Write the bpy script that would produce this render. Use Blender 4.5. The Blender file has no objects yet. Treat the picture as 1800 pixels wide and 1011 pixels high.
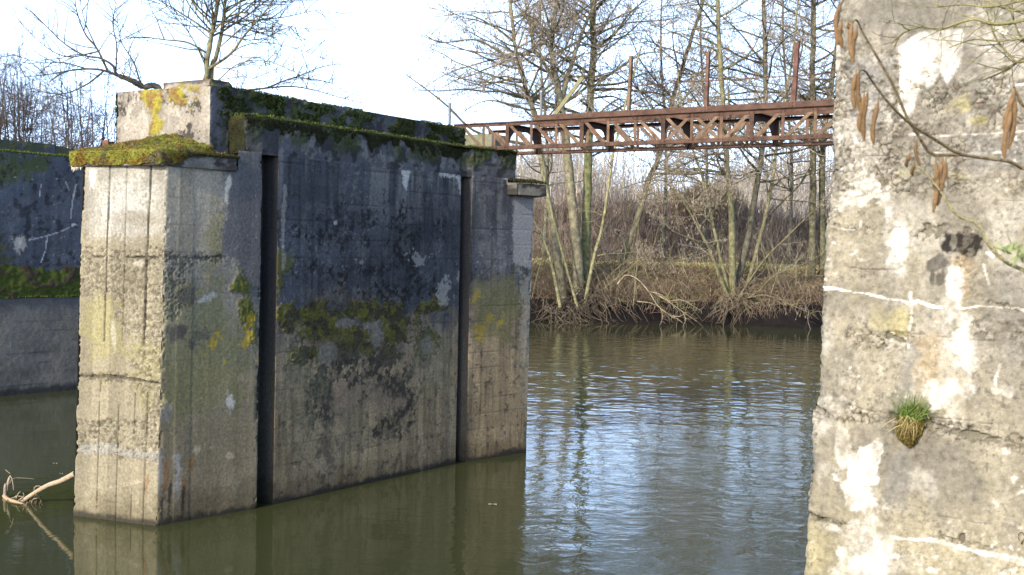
import bpy, math, random
import numpy as np
from mathutils import Matrix, Vector

random.seed(7)
RNG = np.random.RandomState(11)
C = bpy.context.scene.collection
SC = bpy.context.scene

# ------------------------------------------------------------------ camera model
PW, PH, F = 1800.0, 1011.0, 2050.0
CAMZ = 3.2
PITCH = math.atan(64 / F)
ROLL = math.radians(1.25)
CAM = np.array([0.0, 0.0, CAMZ])
_f = np.array([0, math.cos(PITCH), -math.sin(PITCH)])
_r0 = np.array([1.0, 0, 0])
_u0 = np.array([0, math.sin(PITCH), math.cos(PITCH)])
_R = math.cos(ROLL) * _r0 + math.sin(ROLL) * _u0
_U = -math.sin(ROLL) * _r0 + math.cos(ROLL) * _u0


def ray(px, py):
    return _f + _R * ((px - PW / 2) / F) + _U * ((PH / 2 - py) / F)


def G(px, py, z=0.0):
    """point of the horizontal plane z seen at a pixel of the photo"""
    d = ray(px, py)
    return CAM + d * ((z - CAMZ) / d[2])


def at(px, py, y):
    """point at distance y seen at a pixel of the photo"""
    d = ray(px, py)
    return CAM + d * (y / d[1])


# ------------------------------------------------------------------ noise (numpy)
def _hash(ix, iy, seed):
    h = (ix.astype(np.int64) * 374761393 + iy.astype(np.int64) * 668265263 + seed * 974634777) & 0xffffffff
    h = ((h ^ (h >> 13)) * 1274126177) & 0xffffffff
    h = h ^ (h >> 16)
    return (h & 0xffffff) / float(0x1000000)


def vnoise(x, y, seed=0):
    ix, iy = np.floor(x), np.floor(y)
    fx, fy = x - ix, y - iy
    fx = fx * fx * (3 - 2 * fx)
    fy = fy * fy * (3 - 2 * fy)
    a = _hash(ix, iy, seed)
    b = _hash(ix + 1, iy, seed)
    c = _hash(ix, iy + 1, seed)
    d = _hash(ix + 1, iy + 1, seed)
    return (a * (1 - fx) + b * fx) * (1 - fy) + (c * (1 - fx) + d * fx) * fy


def fbm(x, y, seed=0, oct=4):
    s = np.zeros(np.broadcast(x, y).shape)
    amp, tot = 1.0, 0.0
    for o in range(oct):
        s = s + amp * vnoise(x * 2 ** o + 17.3 * o, y * 2 ** o - 9.1 * o, seed + o * 13)
        tot += amp
        amp *= 0.55
    return s / tot


def worley(x, y, seed=0):
    ix, iy = np.floor(x), np.floor(y)
    f1 = np.full(x.shape, 9.0)
    f2 = np.full(x.shape, 9.0)
    idv = np.zeros(x.shape)
    for dx in (-1, 0, 1):
        for dy in (-1, 0, 1):
            cx, cy = ix + dx, iy + dy
            px_ = cx + _hash(cx, cy, seed)
            py_ = cy + _hash(cx, cy, seed + 5)
            d = np.hypot(px_ - x, py_ - y)
            cid = _hash(cx, cy, seed + 9)
            near = d < f1
            f2 = np.where(near, f1, np.minimum(f2, d))
            idv = np.where(near, cid, idv)
            f1 = np.where(near, d, f1)
    return f1, f2, idv


def ss(a, b, x):
    t = np.clip((x - a) / (b - a), 0, 1)
    return t * t * (3 - 2 * t)


def mix(col, c, m):
    """blend colour array (.., 3) towards colour c by mask m"""
    m = np.clip(m, 0, 1)[..., None]
    return col * (1 - m) + np.asarray(c) * m


# ------------------------------------------------------------------ object helpers
def setp(o, label=None, cat=None, group=None, kind=None):
    if label: o['label'] = label
    if cat: o['category'] = cat
    if group: o['group'] = group
    if kind: o['kind'] = kind
    return o


def thing(name, loc, label, cat, group=None):
    o = bpy.data.objects.new(name, None)
    o.empty_display_size = 0.2
    o.location = Vector([float(v) for v in loc])
    C.objects.link(o)
    return setp(o, label, cat, group)


def origin_of(parent):
    """world origin of a part: everything hangs from an unrotated Empty"""
    v = Vector((0, 0, 0))
    p = parent
    while p is not None:
        v += p.location
        p = p.parent
    return np.array(v)


def add_mesh(name, V, quads=None, tris=None, mat=None, parent=None, col=None, smooth=True, loc=None):
    V = np.asarray(V, dtype=np.float64).reshape(-1, 3)
    off = origin_of(parent) if parent is not None else (np.array(loc, float) if loc is not None else np.zeros(3))
    V = V - off
    me = bpy.data.meshes.new(name)
    q = np.zeros((0, 4), int) if quads is None or len(quads) == 0 else np.asarray(quads, int).reshape(-1, 4)
    t = np.zeros((0, 3), int) if tris is None or len(tris) == 0 else np.asarray(tris, int).reshape(-1, 3)
    me.vertices.add(len(V))
    me.vertices.foreach_set('co', V.astype(np.float32).ravel())
    nl = q.size + t.size
    me.loops.add(nl)
    me.loops.foreach_set('vertex_index', np.concatenate([q.ravel(), t.ravel()]).astype(np.int32))
    nf = len(q) + len(t)
    me.polygons.add(nf)
    ls = np.concatenate([np.arange(len(q)) * 4, q.size + np.arange(len(t)) * 3]).astype(np.int32)
    me.polygons.foreach_set('loop_start', ls)
    me.polygons.foreach_set('use_smooth', np.full(nf, smooth, dtype=bool))
    me.update(calc_edges=True)
    if col is not None:
        a = me.color_attributes.new('col', 'FLOAT_COLOR', 'POINT')
        c4 = np.ones((len(V), 4), np.float32)
        c4[:, :3] = np.asarray(col).reshape(-1, 3)
        a.data.foreach_set('color', c4.ravel())
    if mat: me.materials.append(mat)
    o = bpy.data.objects.new(name, me)
    C.objects.link(o)
    if parent is not None:
        o.parent = parent
    elif loc is not None:
        o.location = Vector([float(v) for v in loc])
    return o


class MB:
    """collects arrays of faces that become ONE mesh"""

    def __init__(s):
        s.V, s.Q, s.T, s.K, s.n = [], [], [], [], 0

    def add(s, V, Q=None, T=None, col=(1, 1, 1)):
        V = np.asarray(V, float).reshape(-1, 3)
        if Q is not None and len(Q): s.Q.append(np.asarray(Q, int).reshape(-1, 4) + s.n)
        if T is not None and len(T): s.T.append(np.asarray(T, int).reshape(-1, 3) + s.n)
        k = np.asarray(col, float)
        s.K.append(np.broadcast_to(k, (len(V), 3)) if k.ndim == 1 else k.reshape(-1, 3))
        s.V.append(V)
        s.n += len(V)

    def grid(s, P, col=(1, 1, 1), flip=False):
        nv, nu = P.shape[:2]
        i = (np.arange(nv - 1)[:, None] * nu + np.arange(nu - 1)[None, :]).ravel()
        Q = np.stack([i, i + 1, i + nu + 1, i + nu], 1)
        if flip: Q = Q[:, ::-1]
        k = np.asarray(col, float)
        s.add(P.reshape(-1, 3), Q, None, k if k.ndim == 1 else k.reshape(-1, 3))

    def box(s, c, ax, ay, az, col=(1, 1, 1)):
        """box with centre c and three half-axis vectors"""
        c, ax, ay, az = [np.asarray(v, float) for v in (c, ax, ay, az)]
        V = [c + i * ax + j * ay + k * az for k in (-1, 1) for j in (-1, 1) for i in (-1, 1)]
        Q = [(0, 2, 3, 1), (4, 5, 7, 6), (0, 1, 5, 4), (2, 6, 7, 3), (0, 4, 6, 2), (1, 3, 7, 5)]
        s.add(V, Q, None, col)

    def bar(s, a, b, w, side, t, col=(1, 1, 1)):
        """flat bar from a to b: width w across, thickness t along side"""
        a, b, side = [np.asarray(v, float) for v in (a, b, side)]
        d = b - a
        L = np.linalg.norm(d)
        d = d / L
        side = side / np.linalg.norm(side)
        wv = np.cross(side, d)
        s.box((a + b) / 2, d * L / 2, wv * w / 2, side * t / 2, col)

    def prism(s, poly, z0, z1, col=(1, 1, 1)):
        n = len(poly)
        V = [(p[0], p[1], z0) for p in poly] + [(p[0], p[1], z1) for p in poly]
        Q = [(i, (i + 1) % n, n + (i + 1) % n, n + i) for i in range(n)]
        T = [(0, i + 1, i) for i in range(1, n - 1)] + [(n, n + i, n + i + 1) for i in range(1, n - 1)]
        s.add(V, Q, T, col)

    def build(s, name, mat, parent=None, smooth=False, loc=None):
        V = np.concatenate(s.V)
        Q = np.concatenate(s.Q) if s.Q else None
        T = np.concatenate(s.T) if s.T else None
        return add_mesh(name, V, Q, T, mat, parent, np.concatenate(s.K), smooth, loc)


class Tubes:
    """round tapering limbs, batched; becomes ONE mesh"""

    def __init__(s):
        s.b = {}
        s.cnt = 0

    def add(s, pts, rad, sides=4, col=(1, 1, 1)):
        s.b.setdefault((len(pts), sides), []).append((pts, rad, col))
        s.cnt += 1

    def build_into(s, mb):
        for (n, k), L in s.b.items():
            P = np.array([l[0] for l in L], float)
            Rr = np.array([l[1] for l in L], float)
            K = np.array([l[2] for l in L], float)
            T = np.gradient(P, axis=1)
            T /= np.maximum(np.linalg.norm(T, axis=2, keepdims=True), 1e-9)
            ref = np.where(np.abs(T[:, :1, 2:3]) > 0.8, np.array([1.0, 0, 0]), np.array([0, 0, 1.0]))
            u = np.cross(T, np.broadcast_to(ref, T.shape))
            u /= np.maximum(np.linalg.norm(u, axis=2, keepdims=True), 1e-9)
            v = np.cross(T, u)
            an = np.arange(k) * 2 * math.pi / k
            ring = (u[:, :, None, :] * np.cos(an)[None, None, :, None] + v[:, :, None, :] * np.sin(an)[None, None, :, None])
            V = P[:, :, None, :] + ring * Rr[:, :, None, None]
            m = len(L)
            base = (np.arange(m) * n * k)[:, None, None]
            i = np.arange(n - 1)[None, :, None] * k
            j = np.arange(k)[None, None, :]
            j2 = (j + 1) % k
            Q = np.stack([base + i + j, base + i + j2, base + i + k + j2, base + i + k + j], -1).reshape(-1, 4)
            mb.add(V.reshape(-1, 3), Q, None, np.repeat(K, n * k, axis=0))

    def build(s, name, mat, parent=None, loc=None):
        mb = MB()
        s.build_into(mb)
        return mb.build(name, mat, parent, True, loc)


# ------------------------------------------------------------------ materials
def nodes(name):
    m = bpy.data.materials.new(name)
    m.use_nodes = True
    nt = m.node_tree
    return m, nt, nt.nodes['Principled BSDF']


def vc_mat(name, rough=0.9, nscale=30, namp=0.5, bscale=90, bstr=0.5, bdist=0.01, spec=0.3, coords='Object', sub=0.0):
    """surface whose own colour is stored on the mesh, broken up by fine noise, with a grainy bump"""
    m, nt, p = nodes(name)
    N, L = nt.nodes.new, nt.links.new
    at_ = N('ShaderNodeAttribute'); at_.attribute_name = 'col'
    tc = N('ShaderNodeTexCoord')
    n1 = N('ShaderNodeTexNoise'); n1.inputs['Scale'].default_value = nscale; n1.inputs['Detail'].default_value = 7; n1.inputs['Roughness'].default_value = 0.68
    L(tc.outputs[coords], n1.inputs['Vector'])
    mr = N('ShaderNodeMapRange'); mr.inputs['From Min'].default_value = 0.25; mr.inputs['From Max'].default_value = 0.75
    mr.inputs['To Min'].default_value = 1 - namp; mr.inputs['To Max'].default_value = 1 + namp
    L(n1.outputs['Fac'], mr.inputs['Value'])
    vm = N('ShaderNodeVectorMath'); vm.operation = 'MULTIPLY'
    L(at_.outputs['Color'], vm.inputs[0]); L(mr.outputs['Result'], vm.inputs[1])
    L(vm.outputs['Vector'], p.inputs['Base Color'])
    n2 = N('ShaderNodeTexNoise'); n2.inputs['Scale'].default_value = bscale; n2.inputs['Detail'].default_value = 6; n2.inputs['Roughness'].default_value = 0.7
    L(tc.outputs[coords], n2.inputs['Vector'])
    b = N('ShaderNodeBump'); b.inputs['Strength'].default_value = bstr; b.inputs['Distance'].default_value = bdist
    L(n2.outputs['Fac'], b.inputs['Height']); L(b.outputs['Normal'], p.inputs['Normal'])
    p.inputs['Roughness'].default_value = rough
    p.inputs['Specular IOR Level'].default_value = spec
    return m


M_CONC = vc_mat('weathered_concrete', 0.92, 34, 0.48, 110, 0.7, 0.006)
M_MOSS = vc_mat('moss', 0.95, 55, 0.6, 150, 0.9, 0.012, 0.1)
M_RUST = vc_mat('rusted_steel', 0.82, 7, 0.75, 160, 0.5, 0.003, 0.25)
M_BARK = vc_mat('bark', 0.95, 5, 0.85, 22, 0.9, 0.03, 0.15)
M_TWIG = vc_mat('twig_bark', 0.9, 3, 0.35, 40, 0.3, 0.005, 0.2)
M_SOIL = vc_mat('bank_soil', 0.97, 2.2, 0.5, 12, 0.9, 0.05, 0.1)
M_GRASS = vc_mat('grass_blades', 0.85, 4, 0.3, 20, 0.2, 0.003, 0.2)
M_WOOD = vc_mat('weathered_wood', 0.85, 26, 0.35, 60, 0.5, 0.004, 0.2)
M_PAINT = vc_mat('dull_paint', 0.6, 12, 0.15, 40, 0.2, 0.002, 0.4)
M_CATKIN = vc_mat('catkin_scales', 0.85, 260, 0.45, 420, 0.9, 0.0015, 0.15)

# ------------------------------------------------------------------ directions of the old weir
DL = np.array([0.548, 0.8366])      # along the piers (the flow)
EL = np.array([-0.8366, 0.548])     # across the river, towards the left
P1 = G(275, 925)[:2]


def pt(s, e):
    return P1 + DL * s + EL * e


def pt3(s, e, z):
    p = pt(s, e)
    return np.array([p[0], p[1], z])


class Face:
    """upright concrete face between two plan points; wear is laid out in metres along u and z"""

    def __init__(s, A, B, U=None, Z=None, seed=0):
        s.A = np.asarray(A, float)[:2]; s.B = np.asarray(B, float)[:2]
        s.L = np.linalg.norm(s.B - s.A); s.u = (s.B - s.A) / s.L
        s.n = np.array([s.u[1], -s.u[0]])
        if U is not None: s.set(U, Z, seed)

    def set(s, U, Z, seed=0):
        s.U, s.Z = U, Z
        s.n1 = fbm(U * 5 + seed, Z * 5, seed + 1, 4) - 0.5
        s.n2 = fbm(U * 22 + seed, Z * 22, seed + 2, 3) - 0.5
        s.nw = s.n1 * 0.62 + s.n2 * 0.38
        s.gr = fbm(U * s.gsc + seed, Z * s.gsc, seed + 3, 3) - 0.5

    gsc, gk = 44.0, 1.15

    def dis(s, m):
        """break a soft mask into a granular, ragged stain"""
        return ss(0.28, 0.72, m * 0.92 + s.gr * s.gk) * (0.45 + 0.55 * m)

    def uv(s, px, py):
        d = ray(px, py)
        k = np.dot(s.A - CAM[:2], s.n) / np.dot(d[:2], s.n)
        p = CAM + d * k
        return np.dot(p[:2] - s.A, s.u), p[2]

    def blob(s, px, py, rx, ry, warp=1.6, edge=0.5):
        cu, cz = s.uv(px, py)
        ru = abs(s.uv(px + rx, py)[0] - s.uv(px - rx, py)[0]) / 2
        rz = abs(s.uv(px, py + ry)[1] - s.uv(px, py - ry)[1]) / 2
        d = np.hypot((s.U - cu) / ru, (s.Z - cz) / rz)
        return s.dis(ss(1 + edge, 1 - edge, d + warp * 2 * s.nw))

    def line(s, pts, wpx, warp=0.8, edge=0.5):
        q = [s.uv(*p) for p in pts]
        w = wpx * s.uv(pts[0][0], pts[0][1] - 1)[1] - wpx * s.uv(pts[0][0], pts[0][1])[1]
        w = abs(w) / 2
        best = np.full(s.U.shape, 1e9)
        for (a, b), (c, d) in zip(q[:-1], q[1:]):
            vx, vy = c - a, d - b
            t = np.clip(((s.U - a) * vx + (s.Z - b) * vy) / (vx * vx + vy * vy + 1e-9), 0, 1)
            best = np.minimum(best, np.hypot(s.U - a - t * vx, s.Z - b - t * vy))
        return s.dis(ss(1 + edge, 1 - edge, best / w + warp * 2 * s.nw))

    def poly(s, pts, wpx=8, warp=1.2):
        """filled outline with a ragged edge"""
        q = np.array([s.uv(*p) for p in pts])
        ins = np.zeros(s.U.shape, bool)
        best = np.full(s.U.shape, 1e9)
        n = len(q)
        for i in range(n):
            (a, b), (c, d) = q[i], q[(i + 1) % n]
            cond = (b > s.Z) != (d > s.Z)
            ins ^= cond & (s.U < (c - a) * (s.Z - b) / ((d - b) if abs(d - b) > 1e-9 else 1e-9) + a)
            vx, vy = c - a, d - b
            t = np.clip(((s.U - a) * vx + (s.Z - b) * vy) / (vx * vx + vy * vy + 1e-9), 0, 1)
            best = np.minimum(best, np.hypot(s.U - a - t * vx, s.Z - b - t * vy))
        w = abs(s.uv(pts[0][0], pts[0][1] - wpx)[1] - s.uv(pts[0][0], pts[0][1])[1])
        sd = np.where(ins, best, -best) / w
        return s.dis(ss(-0.9, 0.9, sd + warp * 2 * s.nw))

    def streak(s, px, y0, y1, wpx, warp=0.6):
        """run-down stain starting at y0 and thinning towards y1"""
        cu, za = s.uv(px, y0)
        zb = s.uv(px, y1)[1]
        w = abs(s.uv(px + wpx, y0)[0] - s.uv(px, y0)[0]) / 2
        k = (za - s.Z) / (za - zb)
        dx = np.abs(s.U - cu + 0.25 * w * np.sin(s.Z * 9)) / w
        return s.dis(ss(1.5, 0.3, dx + warp * 2 * s.nw) * ss(-0.06, 0.1, k + 0.4 * s.nw) * ss(1.1, 0.25, k + s.nw))

    def zpix(s, px, py):
        return s.uv(px, py)[1]


def board_lines(Z, U, pitch, seed, tilt=0.0):
    """joints left by shuttering boards: thin horizontal lines of uneven strength"""
    zz = (Z + tilt * U) / pitch + 0.25 * (vnoise(U * 0.35, Z * 0.0 + seed, seed) - 0.5)
    f = np.abs(zz - np.round(zz)) * pitch
    k = vnoise(U * 2.3 + 31 * np.round(zz), np.round(zz) * 3.7, seed + 3)
    return ss(0.012, 0.003, f) * ss(0.25, 0.75, k)


def wall(plan, z0, z1, step, zstep, paint, topshift=None, convex=()):
    """one continuous sheet of concrete following a plan line; paint(seg, face) -> (colour, displacement)"""
    zs = np.linspace(z0, z1, int(round((z1 - z0) / zstep)) + 1)
    cols = []
    XY, NR, SH = [], [], []
    nseg = len(plan) - 1
    plan = [np.asarray(p, float)[:2] for p in plan]
    segs = []
    for i in range(nseg):
        a, b = plan[i], plan[i + 1]
        L = np.linalg.norm(b - a)
        n = max(1, int(round(L / step[i])))
        t = np.arange(n + (1 if i == nseg - 1 else 0)) / n
        segs.append((i, len(XY), len(XY) + len(t), L))
        u = (b - a) / L
        nn = np.array([u[1], -u[0]])
        for tt in t:
            XY.append(a + (b - a) * tt)
            if tt == 0 and i > 0:
                u0 = plan[i] - plan[i - 1]; u0 = u0 / np.linalg.norm(u0)
                n0 = np.array([u0[1], -u0[0]]) + nn
                NR.append(n0 / np.linalg.norm(n0))
            else:
                NR.append(nn)
            if topshift is not None:
                SH.append(topshift[i] * (1 - tt) + topshift[i + 1] * tt)
    XY, NR = np.array(XY), np.array(NR)
    nz, nc = len(zs), len(XY)
    P = np.zeros((nz, nc, 3)); K = np.zeros((nz, nc, 3)); D = np.zeros((nz, nc))
    P[:, :, :2] = XY[None]
    P[:, :, 2] = zs[:, None]
    if topshift is not None:
        P[:, :, :2] += np.array(SH)[None] * (np.clip(zs, 0, 9)[:, None, None] / 4.0)
    for i, c0, c1, L in segs:
        a, b = plan[i], plan[i + 1]
        dist = np.linalg.norm(XY[c0:c1] - a, axis=1)
        U, Z = np.broadcast_arrays(dist[None, :], zs[:, None])
        f = Face(a, b, U.astype(float), Z.astype(float), i * 7)
        k, d = paint(i, f)
        # worn arrises
        for (q, dd) in ((i, U), (i + 1, L - U)):
            if q in convex:
                chip = 0.012 * np.clip(1 - dd / 0.03, 0, 1) ** 2 * (0.6 + 2 * f.n1)
                ch2 = 0.03 * np.clip(1 - dd / 0.06, 0, 1) * ss(0.06, 0.2, f.n1 + f.n2 * 0.6)
                d = d - np.maximum(chip, 0) - ch2
                k = mix(k, np.clip(k * 1.35, 0, 0.6), ss(0.035, 0.0, dd) * 0.6)
        K[:, c0:c1] = k
        D[:, c0:c1] = d
    P[:, :, :2] += NR[None] * D[:, :, None]
    return P, np.clip(K, 0.004, 0.9)


def lid(mb, poly, z, col, inset=0.03):
    q = np.array([np.asarray(p, float)[:2] for p in poly])
    if np.allclose(q[0], q[-1]): q = q[:-1]
    c = q.mean(0)
    d = c - q
    q = q + d / np.linalg.norm(d, axis=1, keepdims=True) * inset
    V = np.column_stack([q, np.full(len(q), z)])
    mb.add(V, None, [(0, i, i + 1) for i in range(1, len(q) - 1)], col)


def pits(f, scale, seed):
    """stones showing where the mortar has washed out: (height, dark gaps, stone id)"""
    w1 = f.U * scale + f.n1 * 1.2
    w2 = f.Z * scale + f.n2 * 1.2
    f1, f2, idv = worley(w1, w2, seed)
    gap = ss(0.16, 0.02, f2 - f1)
    hgt = np.clip(1 - f1 * 1.2, 0, 1) * (0.3 + 0.7 * idv) - gap * 0.6
    return hgt, gap, idv


GREY = np.array([0.20, 0.185, 0.155])
# ------------------------------------------------------------------ the large pier in the middle of the river
Q0, Q2, Q3, Q4, Q5, Q6 = [G(*p)[:2] for p in ((129, 906), (449, 893), (485, 888), (797, 812), (828, 813), (925, 795.5))]
SL = 0.26
Q2, Q3, Q4, Q5 = Q2 - EL * 0.03, Q3 + EL * 0.04, Q4 - EL * 0.04, Q5 + EL * 0.08
planA = [Q0, P1, Q2, Q2 + EL * SL, Q3 + EL * SL, Q3, Q4, Q4 + EL * SL, Q5 + EL * (SL + 0.2), Q5, Q6,
         pt(7.6, 0.1), pt(7.6, 1.5), pt(6.3, 1.95), pt(1.4, 1.95), Q0]
sh = np.array([0.075, -0.03])
z2 = np.zeros(2)
shA = [sh, sh, z2, z2, z2, z2, z2, z2, z2, z2, sh * 0.4, z2, z2, z2, z2, sh]
stA = [0.012, 0.012, 0.02, 0.02, 0.02, 0.0125, 0.02, 0.02, 0.02, 0.012, 0.03, 0.3, 0.3, 0.3, 0.3]


def waterline(f, k):
    w = ss(0.10, 0.02, f.Z + 0.12 * f.n1 + 0.05 * f.n2)
    tide = ss(0.46, 0.12, f.Z + 0.5 * f.n1 + 0.25 * f.n2)
    k = k * (1 - 0.42 * tide[..., None] * np.array([0.85, 0.9, 1.0]))
    k = mix(k, np.array([0.022, 0.020, 0.015]), w * 0.9)
    return k


def paintA(i, f):
    U, Z = f.U, f.Z
    big = fbm(U * 1.3 + 3, Z * 1.3, 40 + i, 4)
    vert = fbm(U * 9, Z * 0.7, 50 + i, 4)
    fine = fbm(U * 30, Z * 30, 60 + i, 3)
    d = (big - 0.5) * 0.014 + (fine - 0.5) * 0.004
    if i == 0:
        k = np.ones(U.shape + (3,)) * np.array([0.225, 0.200, 0.140])
        k = mix(k, np.array([0.30, 0.285, 0.24]), f.poly([(140, 280), (290, 280), (285, 415), (140, 425)], 20, 1.0))
        k *= (0.72 + 0.5 * big)[..., None] * (0.78 + 0.42 * vert)[..., None]
        k = mix(k, np.array([0.46, 0.45, 0.41]), f.blob(212, 355, 46, 50, 0.7, 0.95) * 0.75)  # soft bright glow painted into the concrete colour
        k = mix(k, np.array([0.5, 0.49, 0.45]), f.streak(195, 560, 640, 9) * 0.7)
        k = mix(k, np.array([0.17, 0.145, 0.10]), f.blob(235, 385, 45, 14, 1.0, 0.7) * 0.6)
        k = mix(k, np.array([0.23, 0.21, 0.08]), f.blob(170, 580, 40, 60, 2.0) * 0.5)
        k = mix(k, np.array([0.20, 0.185, 0.08]), f.blob(255, 640, 30, 60, 2.0) * 0.5)
        # washed-out lifts
        m = np.maximum.reduce([f.line([(138, 450), (210, 455), (285, 450)], 26, 2.2), f.line([(138, 495), (285, 505)], 30, 2.5) * 0.9,
                               f.poly([(138, 440), (285, 440), (283, 600), (230, 600), (190, 545), (138, 520)], 30, 2.0) * 0.8,
                               f.poly([(225, 580), (283, 560), (283, 800), (235, 800)], 30, 1.8) * 0.9,
                               f.line([(134, 662), (200, 664), (280, 676)], 16, 1.6), f.line([(134, 742), (280, 748)], 12, 2.0),
                               f.line([(134, 765), (280, 772)], 20, 2.6), f.line([(132, 785), (280, 800)], 22, 1.8)])
        hg, gap, idv = pits(f, 26, 70)
        hg2, gap2, id2 = pits(f, 48, 78)
        hole = ss(0.50, 0.60, fbm(U * 24, Z * 30, 79, 3)) * m
        d = d + m * (hg - 0.45) * 0.009 - hole * 0.012
        k = k * (1 - (m * np.maximum(gap * 0.45, gap2 * 0.3))[..., None])
        k = mix(k, np.array([0.07, 0.058, 0.04]), hole * 0.75)
        k = mix(k, np.array([0.34, 0.31, 0.23]), m * ss(0.5, 0.9, idv) * (1 - gap) * 0.5)
        j = np.maximum.reduce([f.line([(138, 452), (285, 452)], 4, 2.0) * ss(0.4, 0.6, vert), f.line([(134, 661), (200, 662), (280, 675)], 5, 1.2),
                               f.line([(183, 290), (180, 450), (178, 600)], 2.6, 0.5), f.line([(255, 290), (250, 450), (247, 606)], 4.0, 0.5),
                               f.line([(173, 660), (171, 760), (170, 900)], 1.8, 1.3) * 0.7, f.line([(206, 690), (205, 780), (203, 915)], 1.6, 1.3) * 0.6, f.line([(234, 690), (230, 915)], 1.4, 1.3) * 0.6,
                               f.line([(255, 690), (253, 800), (251, 918)], 1.8, 1.3) * 0.7, f.line([(213, 290), (210, 600)], 1.2, 0.5) * 0.5])
        d = d - 0.022 * j
        k = mix(k, np.array([0.06, 0.05, 0.035]), j * 0.8)
        b = f.line([(134, 788), (200, 792), (280, 804)], 11, 2.6)
        k = mix(k, np.array([0.26, 0.26, 0.25]), b * 0.55)
        k = mix(k, np.array([0.36, 0.32, 0.24]), f.line([(190, 858), (250, 845)], 6, 0.9) * 0.4)
        k = mix(k, np.array([0.62, 0.60, 0.55]), f.streak(152, 300, 350, 14) * 0.8)
        k = mix(k, np.array([0.20, 0.10, 0.04]), f.streak(256, 830, 890, 7) * 0.6)
        k = mix(k, np.array([0.42, 0.39, 0.32]), f.blob(235, 463, 9, 5, 2.0) * 0.7)
        # planks stand a few millimetres proud of each other
        un = (U + 0.012 * Z) / 0.24
        d = d + 0.006 * (_hash(np.floor(un), np.floor(un) * 0, 5) - 0.5)
        k = k * (0.86 + 0.28 * _hash(np.floor(un), np.floor(un) * 0 + np.floor(Z / 1.3), 8))[..., None]
        return waterline(f, k), d
    if i == 1:
        k = np.ones(U.shape + (3,)) * np.array([0.30, 0.27, 0.21])
        k = mix(k, np.array([0.215, 0.185, 0.125]), ss(2.6, 1.6, Z + 0.8 * f.n1))
        k *= (0.6 + 0.75 * big)[..., None] * (0.7 + 0.55 * vert)[..., None]
        k = mix(k, np.array([0.082, 0.084, 0.092]), f.poly([(392, 250), (520, 250), (520, 560), (440, 540), (410, 470), (378, 460)], 22, 1.2) * 0.93)  # unlit part of the face: shade painted on as a blue-grey patch
        k = mix(k, np.array([0.15, 0.145, 0.13]), f.poly([(300, 455), (400, 440), (470, 560), (460, 660), (330, 600)], 40, 1.5) * 0.7)
        k = mix(k, np.array([0.13, 0.14, 0.05]), f.poly([(282, 500), (360, 470), (440, 600), (420, 720), (285, 740)], 40, 2.0) * 0.55)
        k = mix(k, np.array([0.23, 0.20, 0.06]), f.blob(372, 420, 14, 60, 1.5, 0.6) * 0.5)
        for b in ((390, 495, 8, 9), (318, 520, 20, 14), (350, 590, 30, 20), (300, 590, 16, 18)):
            k = mix(k, np.array([0.07, 0.065, 0.06]), f.blob(*b, 2.0) * 0.75)
        moss = np.maximum.reduce([f.blob(426, 496, 17, 20), f.blob(430, 550, 11, 24), f.blob(446, 585, 9, 26, 2.0), f.blob(414, 505, 12, 9)])
        k = mix(k, np.array([0.075, 0.085, 0.012]), moss * 0.95)
        d = d + moss * (0.012 + 0.03 * f.n2)
        yel = np.maximum.reduce([f.blob(380, 600, 19, 18, 2.4), f.blob(438, 590, 12, 20, 2.4), f.blob(392, 636, 9, 6, 2.4), f.blob(440, 634, 9, 6, 2.4)])
        k = mix(k, np.array([0.33, 0.25, 0.025]), yel * 0.85)
        k = mix(k, np.array([0.42, 0.42, 0.40]), f.blob(405, 706, 9, 16, 1.2) * 0.9)
        k = mix(k, np.array([0.30, 0.31, 0.31]), f.poly([(335, 530), (372, 512), (378, 520), (345, 534)], 6, 2.0) * 0.8)
        k = mix(k, np.array([0.50, 0.46, 0.38]), f.poly([(399, 303), (405, 318), (400, 340), (396, 362), (388, 352), (392, 322)], 6, 1.2) * 0.95)
        hg, gap, idv = pits(f, 26, 71)
        m = np.maximum(f.line([(283, 450), (380, 455)], 16, 2.0), f.poly([(280, 450), (330, 460), (310, 560), (280, 560)], 25, 2.2) * 0.8)
        hole = ss(0.52, 0.62, fbm(U * 24, Z * 30, 80, 3)) * m
        d = d + m * (hg - 0.45) * 0.007 - hole * 0.01
        k = k * (1 - (m * gap * 0.4)[..., None])
        k = mix(k, np.array([0.05, 0.045, 0.035]), hole * 0.6)
        k = mix(k, np.array([0.05, 0.045, 0.04]), f.line([(283, 449), (330, 453), (390, 450)], 6, 1.8) * 0.7)
        k = mix(k, np.array([0.06, 0.06, 0.06]), board_lines(Z, U, 0.31, 12) * 0.3)
        # lime and rust running from the corner
        k = mix(k, np.array([0.30, 0.29, 0.27]), f.streak(280, 788, 905, 14, 1.0) * 0.6)
        k = mix(k, np.array([0.36, 0.355, 0.34]), f.streak(311, 793, 915, 15, 1.0) * 0.8)
        k = mix(k, np.array([0.21, 0.115, 0.042]), np.maximum.reduce([f.streak(291, 805, 890, 12, 1.2), f.streak(334, 803, 850, 14, 1.4), f.streak(322, 835, 905, 8, 1.2)]) * 0.75)
        k = mix(k, np.array([0.03, 0.028, 0.025]), np.maximum.reduce([f.streak(298, 845, 935, 7), f.streak(322, 850, 935, 6), f.streak(285, 870, 935, 5)]) * 0.85)
        for b in ((348, 790, 9, 9), (371, 788, 7, 8), (402, 800, 8, 5), (287, 706, 8, 12), (298, 715, 5, 10)):
            k = mix(k, np.array([0.36, 0.32, 0.23]), f.blob(*b, 1.6) * 0.7)
        k = mix(k, np.array([0.2, 0.2, 0.21]), f.blob(293, 722, 16, 16, 1.4) * 0.5)
        un = (U + 0.01 * Z) / 0.21
        k = k * (0.9 + 0.2 * _hash(np.floor(un), np.floor(un) * 0, 15))[..., None]
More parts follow.
